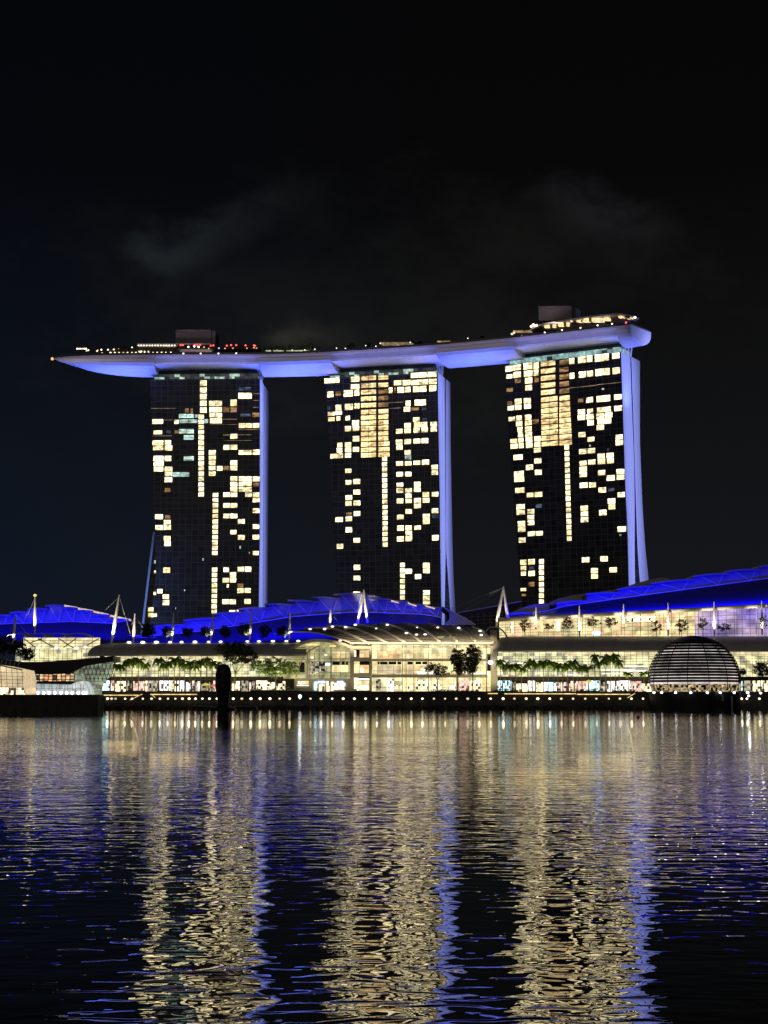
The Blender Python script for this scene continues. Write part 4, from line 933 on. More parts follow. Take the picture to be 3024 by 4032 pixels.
# ---- blue stepped halls
def lerp_line(pts, x):
    if x <= pts[0][0]: return pts[0][1]
    for a, c in zip(pts, pts[1:]):
        if x <= c[0]: return a[1] + (c[1] - a[1]) * (x - a[0]) / (c[0] - a[0])
    return pts[-1][1]
def hall(label, steps, wl, ll, Y, lights, deep=45, slope=14):
    mid = (steps[0][0] + steps[-1][1]) / 2
    h = thing('stepped_roof_hall', label, 'hall', (fx(mid, Y), Y, 6.6))
    for i_, (x0, x1, ya, yb) in enumerate(steps):
        yo = Y; Y = YY = Y + (.14 if i_ % 2 else 0)
        a, c = P(x0, ya, Y - 2.5), P(x1, yb, Y - 2.5)
        q = MB(); t_ = .75
        m_ = a.lerp(c, .45) + Vector((0, 0, .35))
        for s0, s1 in ((a, m_), (m_, c)):
            dn = Vector((0, 0, -t_)); bk = Vector((0, deep, 0))
            q.quad(s0 + dn, s1 + dn, s1, s0); q.quad(s0, s1, s1 + bk, s0 + bk); q.quad(s0 + dn, s0 + dn + bk, s1 + dn + bk, s1 + dn)
        q.quad(a, a + Vector((0, 0, -t_)), a + Vector((0, deep, -t_)), a + Vector((0, deep, 0))); q.quad(c, c + Vector((0, deep, 0)), c + Vector((0, deep, -t_)), c + Vector((0, 0, -t_)))
        q.build('roof_step', M['white_roof'], h)
        q = MB(); xa, xb = x0 + 3, x1 - 1; n = 4
        for k in range(n):
            u, v = xa + (xb - xa) * k / n, xa + (xb - xa) * (k + 1) / n
            q.quad(P(u, lerp_line(wl, u), Y), P(v, lerp_line(wl, v), Y), P(v, ya + (yb - ya) * (k + 1) / n + 3, Y), P(u, ya + (yb - ya) * k / n + 3, Y))
        q.quad(P(xb, lerp_line(wl, xb), Y), P(xb, lerp_line(wl, xb), Y) + Vector((0, deep, 0)), P(xb, yb + 3, Y) + Vector((0, deep, 0)), P(xb, yb + 3, Y))
        q.quad(P(xa, lerp_line(wl, xa), Y), P(xa, ya + 3, Y), P(xa, ya + 3, Y) + Vector((0, deep, 0)), P(xa, lerp_line(wl, xa), Y) + Vector((0, deep, 0)))
        q.build('clerestory_wall', M['white_roof'], h)
        w = x1 - x0; xm = x0 + w * (.72 if ya >= yb else .72)
        q = MB(); yy = lerp_line(wl, xm)
        q.bar(P(x0 + w * .25, ya + 5, Y - 1.6), P(xm, yy, Y - 1.0), .18); q.bar(P(x0 + w * .88, yb + 5, Y - 1.6), P(xm, yy, Y - 1.0), .18)
        q.build('v_strut', M['hull_ledge'], h); Y = yo
    x0, x1 = steps[0][0], steps[-1][1] - 3
    q, e = MB(), MB(); n = 30
    for k in range(n):
        u, v = x0 + (x1 - x0) * k / n, x0 + (x1 - x0) * (k + 1) / n
        a, c = P(u, lerp_line(wl, u), Y - .8), P(v, lerp_line(wl, v), Y - .8)
        # the lower roof leans out towards the water
        b0 = P(u, lerp_line(ll, u), Y - .8 - slope); b1 = P(v, lerp_line(ll, v), Y - .8 - slope)
        q.quad(b0, b1, c, a)
        e.bar(a + Vector((0, -.3, 0)), c + Vector((0, -.3, 0)), .22)
    q.build('lower_roof', M['lower_roof'], h); e.build('edge_beam', M['hull_ledge'], h)
    for (xa, ya, xb, yb, dY, pw) in lights:
        p0, p1 = P(xa, ya, Y - dY), P(xb, yb, Y - dY)
        area('blue_floodlight', (p0 + p1) / 2, (0, 1, .12), (p1 - p0).length, 1.0, pw * 1.4 * (p1 - p0).length, (.003, .001, 1.0), 150, up=(p1 - p0))
    return h
YH = 690.0
wlL = [(-60, 2458), (0, 2457), (282, 2447), (439, 2454), (520, 2440)]
hl = hall('blue-lit stepped roof hall at the left edge, behind the low yellow building',
     [(-70, 45, 2424, 2420), (38, 116, 2410, 2408), (107, 186, 2397, 2395), (176, 252, 2383, 2382), (240, 305, 2391, 2392), (300, 366, 2403, 2404), (361, 432, 2419, 2420), (415, 505, 2436, 2437)],
     wlL, [(-60, 2545), (520, 2545)], YH, [(-60, 2482, 490, 2482, 14, 140)])
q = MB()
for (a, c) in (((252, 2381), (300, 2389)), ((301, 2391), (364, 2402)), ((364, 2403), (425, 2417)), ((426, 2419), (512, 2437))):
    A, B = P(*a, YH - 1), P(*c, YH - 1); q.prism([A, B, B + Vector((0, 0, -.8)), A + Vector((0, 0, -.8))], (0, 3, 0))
q.build('glowing_sloping_edges', M['edge_pink'], hl)  # self-glowing bars put in place of lamp-lit sloping roof faces
wlC = [(601, 2503), (760, 2488), (991, 2454), (1150, 2428), (1367, 2411), (1440, 2410), (1672, 2419), (1769, 2438)]
hc = hall('blue-lit stepped roof hall in the centre, rising to a peak behind the ribbed canopy',
     [(480, 612, 2512, 2508), (601, 730, 2464, 2457), (721, 852, 2440, 2431), (847, 950, 2414, 2409), (937, 1060, 2395, 2391), (1041, 1157, 2376, 2380), (1132, 1251, 2361, 2367), (1226, 1342, 2349, 2355), (1314, 1440, 2338, 2335), (1432, 1500, 2342, 2350), (1462, 1537, 2358, 2356), (1530, 1610, 2368, 2366), (1603, 1674, 2380, 2379), (1665, 1741, 2392, 2390)],
     wlC, [(601, 2545), (1769, 2545)], YH + 2, [(500, 2522, 1000, 2505, 13, 140), (1000, 2500, 1400, 2474, 9.5, 140), (1400, 2470, 1720, 2470, 9.5, 115)], slope=8.5)
for (a, c) in (((1540, 2362), (1570, 2371)), ((1606, 2371), (1640, 2384)), ((1674, 2382), (1712, 2394))):
    q = MB(); A, B = P(*a, YH - 2), P(*c, YH - 2); q.prism([A, B, B + Vector((0, 0, -.5)), A + Vector((0, 0, -.5))], (0, 2, 0)); q.build('glowing_roof_edge', M['edge_pink'], hc)  # roof edges glow by themselves, no lamp fitting here
q = MB(); hd = [(1741, 2389), (1790, 2413), (1830, 2434), (1872, 2460), (1747, 2462), (1770, 2438), (1769, 2410)]
q.prism([P(x, y, YH + 1) for x, y in hd][::-1], (0, 30, 0)); q.build('end_hood', M['grey_roof'], hc)
q = MB()
for a, c in zip(hd[:3], hd[1:4]): q.bar(P(*a, YH + .8), P(*c, YH + .8), .35)
q.build('hood_edge', M['steel'], hc)
wlR = [(2004, 2424), (2161, 2405), (2215, 2388), (2424, 2358), (3024, 2277), (3100, 2268)]
hr = hall('blue-lit stepped roof hall at the right edge, rising above the bright upper glass wall',
     [(2004, 2100, 2415, 2413), (2190, 2312, 2373, 2364), (2308, 2440, 2336, 2331), (2432, 2575, 2317, 2304), (2560, 2735, 2295, 2277), (2728, 2866, 2266, 2255), (2861, 2992, 2247, 2238), (2990, 3110, 2227, 2221)],
     wlR, [(2004, 2440), (2424, 2414), (3100, 2375)], 688, [(2010, 2430, 2390, 2405, 13.2, 120), (2390, 2402, 2740, 2388, 13.2, 150), (2740, 2385, 3090, 2366, 13.2, 150)], slope=12)
q = MB()
q.prism([P(x, y, 700) for x, y in ((1998, 2418), (2060, 2392), (2100, 2380), (2147, 2374), (2163, 2382), (2165, 2400), (2095, 2412))][::-1], (0, 40, 0))
q.prism([P(x, y, 702) for x, y in ((2150, 2378), (2200, 2356), (2260, 2343), (2310, 2338), (2440, 2318), (2440, 2350), (2200, 2390))][::-1], (0, 40, 0))
q.prism([P(x, y, 704) for x, y in ((2440, 2318), (2500, 2298), (2560, 2282), (2600, 2274), (2640, 2279), (2640, 2300), (2440, 2330))][::-1], (0, 40, 0))
q.build('rear_hood', M['grey_roof'], hr)
# its glass wall, silver gutter and plants behind
def gutl(x): return 2446 + (2392 - 2446) * (x - 2010) / (3024 - 2010.)
q, g2, mu = MB(), MB(), MB(); Yg = 676.0
for k in range(36):
    u, v = 1965 + 1110 * k / 36., 1965 + 1110 * (k + 1) / 36.
    a, c = P(u, gutl(u), Yg), P(v, gutl(v), Yg); d, e = P(u, 2512, Yg), P(v, 2512, Yg)
    (g2 if 2730 < u else q).quad(d, e, c, a, [(a.x, d.z), (c.x, e.z), (c.x, c.z), (a.x, a.z)])
    if k % 1 == 0: mu.box(a.x - .06, a.x + .06, Yg - .15, Yg - .01, d.z, a.z)
for f in (.2, .36, .52, .68, .84):
    a, c = P(1965, gutl(1965) + (2512 - gutl(1965)) * f, Yg - .1), P(3075, gutl(3075) + (2512 - gutl(3075)) * f, Yg - .1); mu.bar(a, c, .09)
q.build('upper_glass_wall', M['glass_hall'], hr); g2.build('purple_glass_wall', M['screen_purple'], hr); mu.build('mullions', M['black'], hr)
q = MB(); a, c = P(1960, gutl(1960) - 8, Yg - 2), P(3080, gutl(3080) - 8, Yg - 2); q.bar(a, c, .85, n=10); q.build('silver_gutter', M['steel'], hr)
for (x0, x1, y0, y1, m) in ((2470, 2580, 2426, 2448, 'shop1'), (2010, 2022, 2450, 2492, 'shop1'), (2118, 2205, 2446, 2486, 'glass_pav_bright'), (2335, 2362, 2485, 2500, 'shop_blue'), (2380, 2450, 2440, 2490, 'glass_hall')):
    pane(hr, 'bright_bay', m, x0, x1, y0, y1, Yg - .3, .05)
mb = MB(); mb.box(fx(1975, 680), fx(3080, 680), 677, 720, 20, zy(2440, 680)); mb.build('building_body', M['black'], hr)
for px in range(1990, 3060, 76):
    q = MB(); p = P(px, gutl(px) + 6, Yg - 1.2); spot_ok = False
    q.bar(P(px, 2500, Yg - 1.4), P(px, gutl(px), Yg - 1.4), .14); q.build('wall_post', M['grey_steel'], hr)
area('gutter_uplight', P(2520, 2470, Yg - 6), (0, .6, 1), 105, .4, 900, (1, .88, .62), 120)

# grey convention block behind the canopy, between centre and right halls
gb = thing('low_grey_building', 'low grey building behind the canopy, left of the right hand hall', 'building', (fx(1930, 720), 720, 6.6))
q = MB(); q.prism([P(x, y, 712) for x, y in ((1780, 2416), (1900, 2394), (2051, 2367), (2053, 2382), (2010, 2420), (2010, 2490), (1780, 2490))][::-1], (0, 40, 0)); q.build('wall', M['louvre'], gb)
q = MB(); q.bar(P(1785, 2416, 711.5), P(2053, 2368, 711.5), .3); q.build('roof_edge', M['steel'], gb)
q = MB()
for k in range(9): q.bar(P(1810 + 24 * k, 2480, 711.6), P(1810 + 24 * k, 2424 - k * 3, 711.6), .12)
for y in (2432, 2446, 2460): q.bar(P(1800, y, 711.6), P(2010, y - 12, 711.6), .1)
q.build('cladding_joints', M['grey_steel'], gb)

# ---- low yellow building on the left with scalloped roof
yb_ = thing('scalloped_roof_building', 'low yellow-lit building with thin arched roof shells at the far left', 'building', (fx(240, 668), 668, 6.6))
pane(yb_, 'upper_glazing', 'glass_arc_top', 92, 394, 2511, 2552, 668, .2); pane(yb_, 'lower_glazing', 'glass_arc', 60, 392, 2552.5, 2606, 668, .2)
mullions(yb_, 92, 394, 2511, 2552, 667.8, 9, (2522, 2534, 2545), .16, 'grey_steel'); mullions(yb_, 60, 392, 2553, 2606, 667.8, 18, (2560, 2567, 2575, 2583, 2592, 2600), .14, 'black')
q = MB()
for (a, c) in (((95, 2515), (140, 2550)), ((150, 2514), (215, 2550)), ((230, 2514), (290, 2552)), ((390, 2514), (330, 2548)), ((250, 2550), (300, 2514)), ((165, 2515), (120, 2530))): q.bar(P(*a, 667.4), P(*c, 667.4), .3)
q.build('raking_brace', M['concrete'], yb_)
for k in range(4):
    x0 = 8 + k * 78; q = MB(); pr = None
    for j in range(9):
        u = j / 8; x = x0 + 120 * u; y = 2509 - 17 * math.sin(math.pi * min(1, u * 1.02)) ** .8
        a = P(x, y, 664)
        if pr: q.quad(pr, a, a + Vector((0, 9, .4)), pr + Vector((0, 9, .4))); q.quad(pr + Vector((0, 0, -.35)), a + Vector((0, 0, -.35)), a, pr)
        pr = a
    q.build('roof_shell', M['grey_roof'], yb_)
for (x, y) in ((150, 2551), (222, 2550), (302, 2552), (336, 2548), (105, 2550), (85, 2552)):
    q = MB(); q.ball(P(x, y, 667), .8, 7, 5, .6); q.build('ceiling_lamp', M['lamp_roof'], yb_)
mb = MB(); mb.box(fx(92, 672), fx(390, 672), 669, 686, 6.6, zy(2512, 669)); mb.build('building_body', M['black'], yb_)

# ---- dark swooping roof with diagrid glass beneath (in front of the arcade's left end)
sw = thing('swoop_roof_building', 'low building with a dark swooping roof and green diagrid glass, left of the arcade', 'building', (fx(300, 640), 640, 3))
YS = 640.0
q = MB()
top = [(-20, 2592), (60, 2604), (130, 2608), (250, 2600), (350, 2592), (446, 2583)]
bot = [(-20, 2616), (60, 2634), (110, 2655), (200, 2655), (275, 2652), (330, 2622), (446, 2604)]
q.prism([P(x, y, YS - 3) for x, y in bot] + [P(x, y, YS - 3) for x, y in top[::-1]], (0, 18, 0)); q.build('swoop_roof', M['black'], sw)
q = MB(); g = [(290, 2640), (330, 2618), (446, 2600), (438, 2660), (405, 2690), (398, 2737), (318, 2737), (300, 2690)]
q.prism([P(x, y, YS) for x, y in g], (0, 1, 0)); q.build('diagrid_glass', M['glass_green'], sw)
q = MB()
for k in range(9):
    x = 305 + k * 16
    q.bar(P(x, 2616, YS - .3), P(x + 20, 2680, YS - .3), .13); q.bar(P(x + 20, 2614, YS - .3), P(x, 2680, YS - .3), .13)
for y in (2612, 2634, 2655, 2672): q.bar(P(300, y, YS - .3), P(436, y, YS - .3), .14)
for y in (2684, 2697, 2710, 2722): q.bar(P(318, y, YS - .3), P(400, y, YS - .3), .1)
q.build('diagrid', M['black'], sw)
pane(sw, 'restaurant_window_band', 'glass_rest', 104, 292, 2653, 2682, YS - 1.0, .2)
mullions(sw, 104, 292, 2653, 2682, YS - 1.1, 11, (2662, 2675), .3, 'black')
pane(sw, 'lower_body', 'black', 88, 300, 2682.5, 2737, YS - .5, 6)
q = MB()
for k in range(5): q.bar(P(10 + k * 17, 2598 + k, YS - 3.4), P(4 + k * 17, 2616 + k * 2, YS - 3.4), .35)
q.build('roof_fins', M['grey_steel'], sw)

# ---- quay and crystal pavilions on it
mb = MB(); qp = [P(-700, 2801, 500), P(384, 2801, 500), P(408, 2790, 560), P(408, 2790, 630), P(-700, 2790, 630)]
mb.poly([(p.x, p.y, 5.1) for p in qp])
for a, c in zip(qp, qp[1:] + qp[:1]): mb.quad((a.x, a.y, -.5), (c.x, c.y, -.5), (c.x, c.y, 5.1), (a.x, a.y, 5.1))
struct('quay', mb, M['stone'])
op = thing('faceted_glass_pavilion', 'peach-lit faceted glass pavilion at the left edge of the quay', 'pavilion', (fx(20, 560), 560, 5.1))
q = MB(); o1 = [(-150, 2736), (100, 2736), (96, 2690), (86, 2638), (0, 2620), (-150, 2600)]
q.prism([P(x, y, 556) for x, y in o1], (0, 20, 0)); q.build('glass_body', M['glass_orange'], op)
mu = MB()
for x, yt in ((-60, 2612), (-28, 2616), (2, 2621), (24, 2625), (46, 2629), (66, 2633), (86, 2638)): mu.bar(P(x + 6, 2736, 555.7), P(x, yt, 555.7), .1)
for y in (2648, 2662, 2676, 2690, 2704, 2718): mu.bar(P(-140, y - 3, 555.7), P(94, y + 1, 555.7), .08)
mu.build('mullions', M['grey_steel'], op)
q = MB(); q.bar(P(-140, 2602, 555.5), P(0, 2620, 555.5), .3); q.bar(P(0, 2620, 555.5), P(88, 2638, 555.5), .3); q.build('roof_edge', M['steel'], op)
pane(op, 'lit_base', 'shop1', -140, 98, 2708, 2735.5, 555.4, .1)
pane(op, 'low_annexe', 'glass_orange', 101, 141, 2699, 2735.5, 558, 6)
wp = thing('faceted_glass_pavilion', 'white-lit low faceted glass pavilion on the quay, right of the peach one', 'pavilion', (fx(240, 560), 560, 5.1))
q = MB(); q.prism([P(x, y, 557) for x, y in ((142, 2736), (345, 2736), (337, 2705), (322, 2682), (300, 2686), (280, 2694), (141, 2690))], (0, 14, 0)); q.build('glass_body', M['glass_white'], wp)
q = MB(); q.prism([P(x, y, 561) for x, y in ((292, 2684), (322, 2681), (316, 2652), (298, 2656))], (0, 8, 0)); q.build('glass_peak', M['glass_green'], wp)
mu = MB()
for k in range(13): mu.bar(P(144 + k * 15.5, 2736, 556.7), P(144 + k * 15.5 + (4 if k % 2 else -2), 2692, 556.7), .09)
mu.bar(P(141, 2712, 556.7), P(339, 2712, 556.7), .09); mu.bar(P(141, 2691, 556.6), P(282, 2694, 556.6), .2)
mu.build('mullions', M['grey_steel'], wp)
for x in (149, 172, 193, 216, 240, 262, 284, 308, 328, 340):
    q = MB(); q.ball(P(x, 2728, 556), .48, 8, 5, 1.2); q.build('floor_lamp', M['lamp_white'], wp)

# ================================================================== DOME SHOP ON THE WATER
dm = thing('dome_store', 'black louvred glass dome standing on its round dark base in the water', 'dome', (P(2735, 2700, 632).x, 632, 0))
DC = P(2734, 2685, 632); DC = Vector((DC.x, 632, 10.4)); DR = 17.9
def ring(mbx, z, r, h, t, n=64):
    for k in range(n):
        a0, a1 = 2 * math.pi * k / n, 2 * math.pi * (k + 1) / n
        c0, s0, c1, s1 = math.cos(a0), math.sin(a0), math.cos(a1), math.sin(a1)
        def q_(c, s, rr, zz): return (DC.x + c * rr, DC.y + s * rr, zz)
        mbx.quad(q_(c0, s0, r, z), q_(c1, s1, r, z), q_(c1, s1, r, z + h), q_(c0, s0, r, z + h))
        mbx.quad(q_(c0, s0, r, z + h), q_(c1, s1, r, z + h), q_(c1, s1, r - t, z + h), q_(c0, s0, r - t, z + h))
        mbx.quad(q_(c0, s0, r, z), q_(c0, s0, r - t, z), q_(c1, s1, r - t, z), q_(c1, s1, r, z))
q = MB(); q2_ = MB(); n = 48
for j in range(14):
    z0, z1 = DC.z - 3.9 + j * (DR * .93 + 3.9) / 14, DC.z - 3.9 + (j + 1) * (DR * .93 + 3.9) / 14
    def rr(z): return math.sqrt(max(.01, (DR - .9) ** 2 - (z - DC.z) ** 2))
    for k in range(n):
        a0, a1 = 2 * math.pi * k / n, 2 * math.pi * (k + 1) / n
        (q2_ if z1 < DC.z - .5 else q).quad((DC.x + math.cos(a0) * rr(z0), DC.y + math.sin(a0) * rr(z0), z0), (DC.x + math.cos(a1) * rr(z0), DC.y + math.sin(a1) * rr(z0), z0),
               (DC.x + math.cos(a1) * rr(z1), DC.y + math.sin(a1) * rr(z1), z1), (DC.x + math.cos(a0) * rr(z1), DC.y + math.sin(a0) * rr(z1), z1),
               [(a0 * 16, z0), (a1 * 16, z0), (a1 * 16, z1), (a0 * 16, z1)])
q.build('lit_interior', M['dome_in'], dm); q2_.build('lower_glazing', M['dome_low'], dm)
z = DC.z - .3; k = 0
while z < DC.z + DR * .84:
    q = MB(); r_ = math.sqrt(DR ** 2 - (z + .4 - DC.z) ** 2); h = .86 if k < 11 else .95
    ring(q, z, r_, h, 1.3); q.build('louvre_ring', M['black'], dm); z += 1.13; k += 1
q = MB()
for j in range(7):
    e0, e1 = math.asin(.835) + j * (math.pi / 2 - math.asin(.835)) / 7, math.asin(.835) + (j + 1) * (math.pi / 2 - math.asin(.835)) / 7
    for k in range(32):
        a0, a1 = 2 * math.pi * k / 32, 2 * math.pi * (k + 1) / 32; rr_ = DR + .05
        f = lambda a, e: (DC.x + math.cos(a) * math.cos(e) * rr_, DC.y + math.sin(a) * math.cos(e) * rr_, DC.z + math.sin(e) * rr_)
        q.quad(f(a0, e0), f(a1, e0), f(a1, e1), f(a0, e1))
q.build('dome_cap', M['black'], dm)
for k in range(14):
    a = 2 * math.pi * (k + .5) / 14 + .12; q = MB(); pr = None
    for j in range(13):
        e = -.2 + (1.2) * j / 12; rr_ = DR + .12
        p = Vector((DC.x + math.cos(a) * math.cos(e) * rr_, DC.y + math.sin(a) * math.cos(e) * rr_, DC.z + math.sin(e) * rr_))
        if pr: q.bar(pr, p, .16)
        pr = p
    q.build('meridian_rib', M['black'], dm)
q = MB(); rb_ = 17.4; n = 48
for k in range(n):
    a0, a1 = 2 * math.pi * k / n, 2 * math.pi * (k + 1) / n
    f = lambda a, z, r_: (DC.x + math.cos(a) * r_, DC.y + math.sin(a) * r_, z)
    q.quad(f(a0, -.5, rb_), f(a1, -.5, rb_), f(a1, 6.3, rb_ + .3), f(a0, 6.3, rb_ + .3)); q.poly([f(a0, 6.3, rb_ + .3), f(a1, 6.3, rb_ + .3), (DC.x, DC.y, 6.3)])
q.build('round_base', M['black'], dm)
for x in (2575, 2605, 2785, 2836, 2891, 2660, 2720):
    q = MB(); p = P(x, 2727, 614.3); q.ball(p, .5, 7, 5, .8); q.build('deck_lamp', M['lamp_white'], dm)
q = MB(); q.pbox(2843, 2849, 2733, 2760, 613.6, .3); q.build('base_plate', M['grey_steel'], dm)
q = MB(); q.pbox(2880, 2885, 2742, 2790, 613.0, .5); q.build('mooring_pile', M['grey_steel'], dm)

# ================================================================== MASTS AND CABLES
def mast(bx, by, tx, ty, Y, label, cab=(), r_=.55, lamp=False, mirror=False, group=None):
    a, c = P(bx, by, Y), P(tx, ty, Y)
    t_ = thing('cable_mast', label, 'mast', tuple(a), group)
    q = MB(); m_ = a.lerp(c, .4)
    r_ *= 1.2; q.bar(a, m_, r_ * .55, r_, 8); q.bar(m_, c, r_, r_ * .35, 8); q.build('mast_pole', M['mast'], t_)
    for dx, dy in cab:
        q = MB(); q.bar(c + Vector((0, 0, -.8)), P(tx + dx, ty + dy, Y + 3), .07); q.build('stay_cable', M['grey_steel'], t_)
    if lamp:
        q = MB(); q.ball(c + Vector((0, 0, .5)), .75, 8, 5, .8); q.build('mast_lamp', M['strip'], t_)
    h = (c - a).length
    spot('mast_light', a + Vector((-1.5, -4.0, .5)), a.lerp(c, .6), 8000 * (h / 12) ** 2, (1, .88, .66), 66, .15)
    return t_
mast(138, 2493, 138, 2349, 673, 'tall white mast with a yellow lamp on its tip, over the left hall', ((-20, 50), (-45, 105)), .6, True)
mast(52, 2532, 61, 2423, 672, 'short white mast nearest the left edge of the photo', ((-18, 55), (14, 35), (45, 75)), .6)
mast(440, 2532, 470, 2342, 672, 'tall white mast leaning right, at the right end of the left hall', ((-55, 60), (20, 80), (45, 160)), .65)
xs = [(525, 2530, 532, 2416), (677, 2526, 685, 2414), (831, 2522, 840, 2416), (983, 2519, 991, 2407), (1138, 2519, 1143, 2405), (1300, 2462, 1303, 2400)]
nm = ['slender white mast beside the dark round tree, left end of the arcade roof', 'slender white mast, second along the left arcade roof', 'slender white mast, third along the left arcade roof', 'slender white mast, fourth along the left arcade roof', 'slender white mast crossing the left tip of the ribbed canopy', 'short white mast with two stays just behind the canopy']
for (a, b_, c, d), l_ in zip(xs, nm): mast(a, b_, c, d, 674, l_, ((-14, 45), (30, 55)) if a in (525, 1300) else (), .55, group='masts along the left arcade')
xs = [(2110, 2478, 2111, 2391), (2282, 2508, 2281, 2384), (2455, 2475, 2455, 2379), (2631, 2504, 2630, 2374), (2813, 2504, 2811, 2369), (3001, 2501, 2999, 2365)]
nm = ['short white mast with forked stays, first right of the A-frame pylon', 'white mast in front of the upper glass wall, second right of the A-frame pylon', 'white mast in front of the upper glass wall, third right of the A-frame pylon', 'white mast against the upper glass wall, up and left of the dome', 'white mast against the upper glass wall, up and right of the dome', 'white mast nearest the right edge of the photo']
for (a, b_, c, d), l_ in zip(xs, nm): mast(a, b_, c, d, 671, l_, ((-14, 30), (18, 28)) if a == 2110 else (), .5, group='masts along the right arcade')
def aframe(ax, ay, f1, f2, Y, label, cabs):
    A = P(ax, ay, Y); a, c = P(*f1, Y - 3), P(*f2, Y - 3)
    t_ = thing('a_frame_pylon', label, 'pylon', tuple((a + c) / 2))
    for f in (a, c):
        q = MB(); m_ = f.lerp(A, .4); q.bar(f, m_, .5, .75, 8); q.bar(m_, A, .75, .3, 8); q.build('leg', M['mast'], t_)
        spot('pylon_light', f + Vector((-1.0, -3.0, -.5)), f.lerp(A, .6), 9000, (1, .88, .66), 44, .15)
    for (x, y) in cabs:
        q = MB(); q.bar(A + Vector((0, 0, -.5)), P(x, y, Y + 4), .08); q.build('stay_cable', M['grey_steel'], t_)
aframe(1433, 2322, (1408, 2456), (1447, 2452), 688, 'white A-shaped pylon above the peak of the ribbed canopy', [(1300, 2460), (1560, 2440)])
aframe(1982, 2309, (1953, 2470), (2007, 2482), 680, 'white A-shaped pylon between the canopy and the right hall', [(1700, 2425), (1745, 2415), (1800, 2420)])

# ================================================================== LAMPS
def lampset(name, label, cat, group, pts, rad, mat, Y, post=0, sz=.8):
    first = None
    for (x, y) in pts:
        p = P(x, y, Y)
        if first is None:
            first = thing(name, label, cat, tuple(p), group)
            q = MB(); q.ball(p, rad, 8, 5, sz); q.build('globe', M[mat], first)
            q = MB(); q.box(p.x - .1, p.x + .1, p.y + rad * .5, p.y + .9, p.z - post, p.z - rad * sz * .5); q.build('bracket', M['black'], first)
        else:
            c = copy_tree(first); c.location = p; k_ = .72 + .4 * ((x * 7.13) % 1); c.scale = (k_, k_, k_)
quay = [480 + .3134 * x for x in (-180, -130, -80, 41, 128, 263, 372, 478, 579, 672, 761, 845, 925, 1011, 1100, 1194, 1290, 1400, 1507, 1622)] + [960 + .3134 * x for x in (205, 328, 450, 575, 705, 838, 972, 1110, 1249, 1390, 1530)] + \
       [1440 + .3134 * x for x in (0, 140, 287, 430, 572, 712, 857, 997, 1137, 1282, 1425, 1570)] + [1920 + .3496 * x for x in (175, 302, 435, 565, 700, 830, 963, 1100, 1225, 1365, 1490, 1620)] + [2532.0, 2941.0, 2990.0, 2920.0]
lampset('quay_lamp', 'small bright lamp in the long row along the water edge of the boardwalk', 'lamp', 'lamps along the boardwalk edge', [(x, 2751) for x in quay], .52, 'lamp', 633.4)
lampset('terrace_lamp', 'white lamp on the upper terrace just right of the dome', 'lamp', 'lamps right of the dome', [(2944, 2727), (2995, 2729), (2948, 2740)], .6, 'lamp_white', 640)
ridge = [480 + .3134 * x for x in (90, 262, 433, 605, 750, 918, 1090, 1240)] + [960 + .3134 * x for x in (45, 190, 365, 535, 685, 857, 1030)]
lampset('roof_lamp', 'oval white lamp in the row along the ridge of the left arcade roof', 'lamp', 'lamps on the left arcade ridge', [(x, 2529.5 - (x - 500) * .008) for x in ridge], .95, 'lamp_roof', 667.3, sz=.5)
fl = thing('work_light', 'dazzling blue-white floodlight on the boardwalk below the glass vault', 'lamp', tuple(P(1181, 2745, 632.6)))
q = MB(); q.ball(P(1181, 2742, 632.8), .7, 9, 6, 1.1); q.build('lamp_head', M['lamp_cold'], fl)
q = MB(); q.bar(P(1181, 2762, 633), P(1181, 2745, 633), .15); q.build('stand', M['black'], fl)
for i, (x0, x1, y, l_) in enumerate(((395, 545, 2735.5, 'yellow light strip on the terrace edge left of the black buoy, first from the quay'), (592, 776, 2732.5, 'yellow light strip on the terrace edge left of the black buoy, second from the quay'), (1921, 1960, 2729, 'short yellow light strip at the right end of the pavilion'), (1986, 2268, 2730, 'long yellow light strip below the left palms of the right arcade'), (2272, 2482, 2732, 'yellow light strip on the terrace edge nearest the dome'))):
    q = MB(); q.pbox(x0, x1, y, y + 3.6, 645.6, .3); o = q.build('light_strip', M['strip'], None); tag(o, l_, 'light strip', 'light strips on the terrace edge')
# low walls, hedges and railing on the boardwalk
q = MB()
for k in range(150): x = fx(400 + k * 17.8, 634.4); q.box(x - .04, x + .04, 634.35, 634.43, 3.0, 4.1)
q.box(fx(400, 634.4), fx(3060, 634.4), 634.3, 634.48, 4.1, 4.2); q.box(fx(400, 634.4), fx(3060, 634.4), 634.36, 634.42, 3.5, 3.56)
rl = q.build('railing', M['black'], None); tag(rl, 'thin dark railing running along the water edge of the boardwalk', 'railing')
q = MB(); rnd = random.Random(5)
for k in range(520):
    x = rnd.uniform(405, 2540); s = rnd.uniform(.35, 1.0); p = P(x, 2789, 633.2); q.ball((p.x, 633.4 - rnd.uniform(0, .8), rnd.uniform(-.1, 1.2)), s, 5, 4, .6)
o = q.build('rocks', M['stone'], None); tag(o, 'dark boulders piled along the foot of the boardwalk wall', 'rocks', kind='stuff')

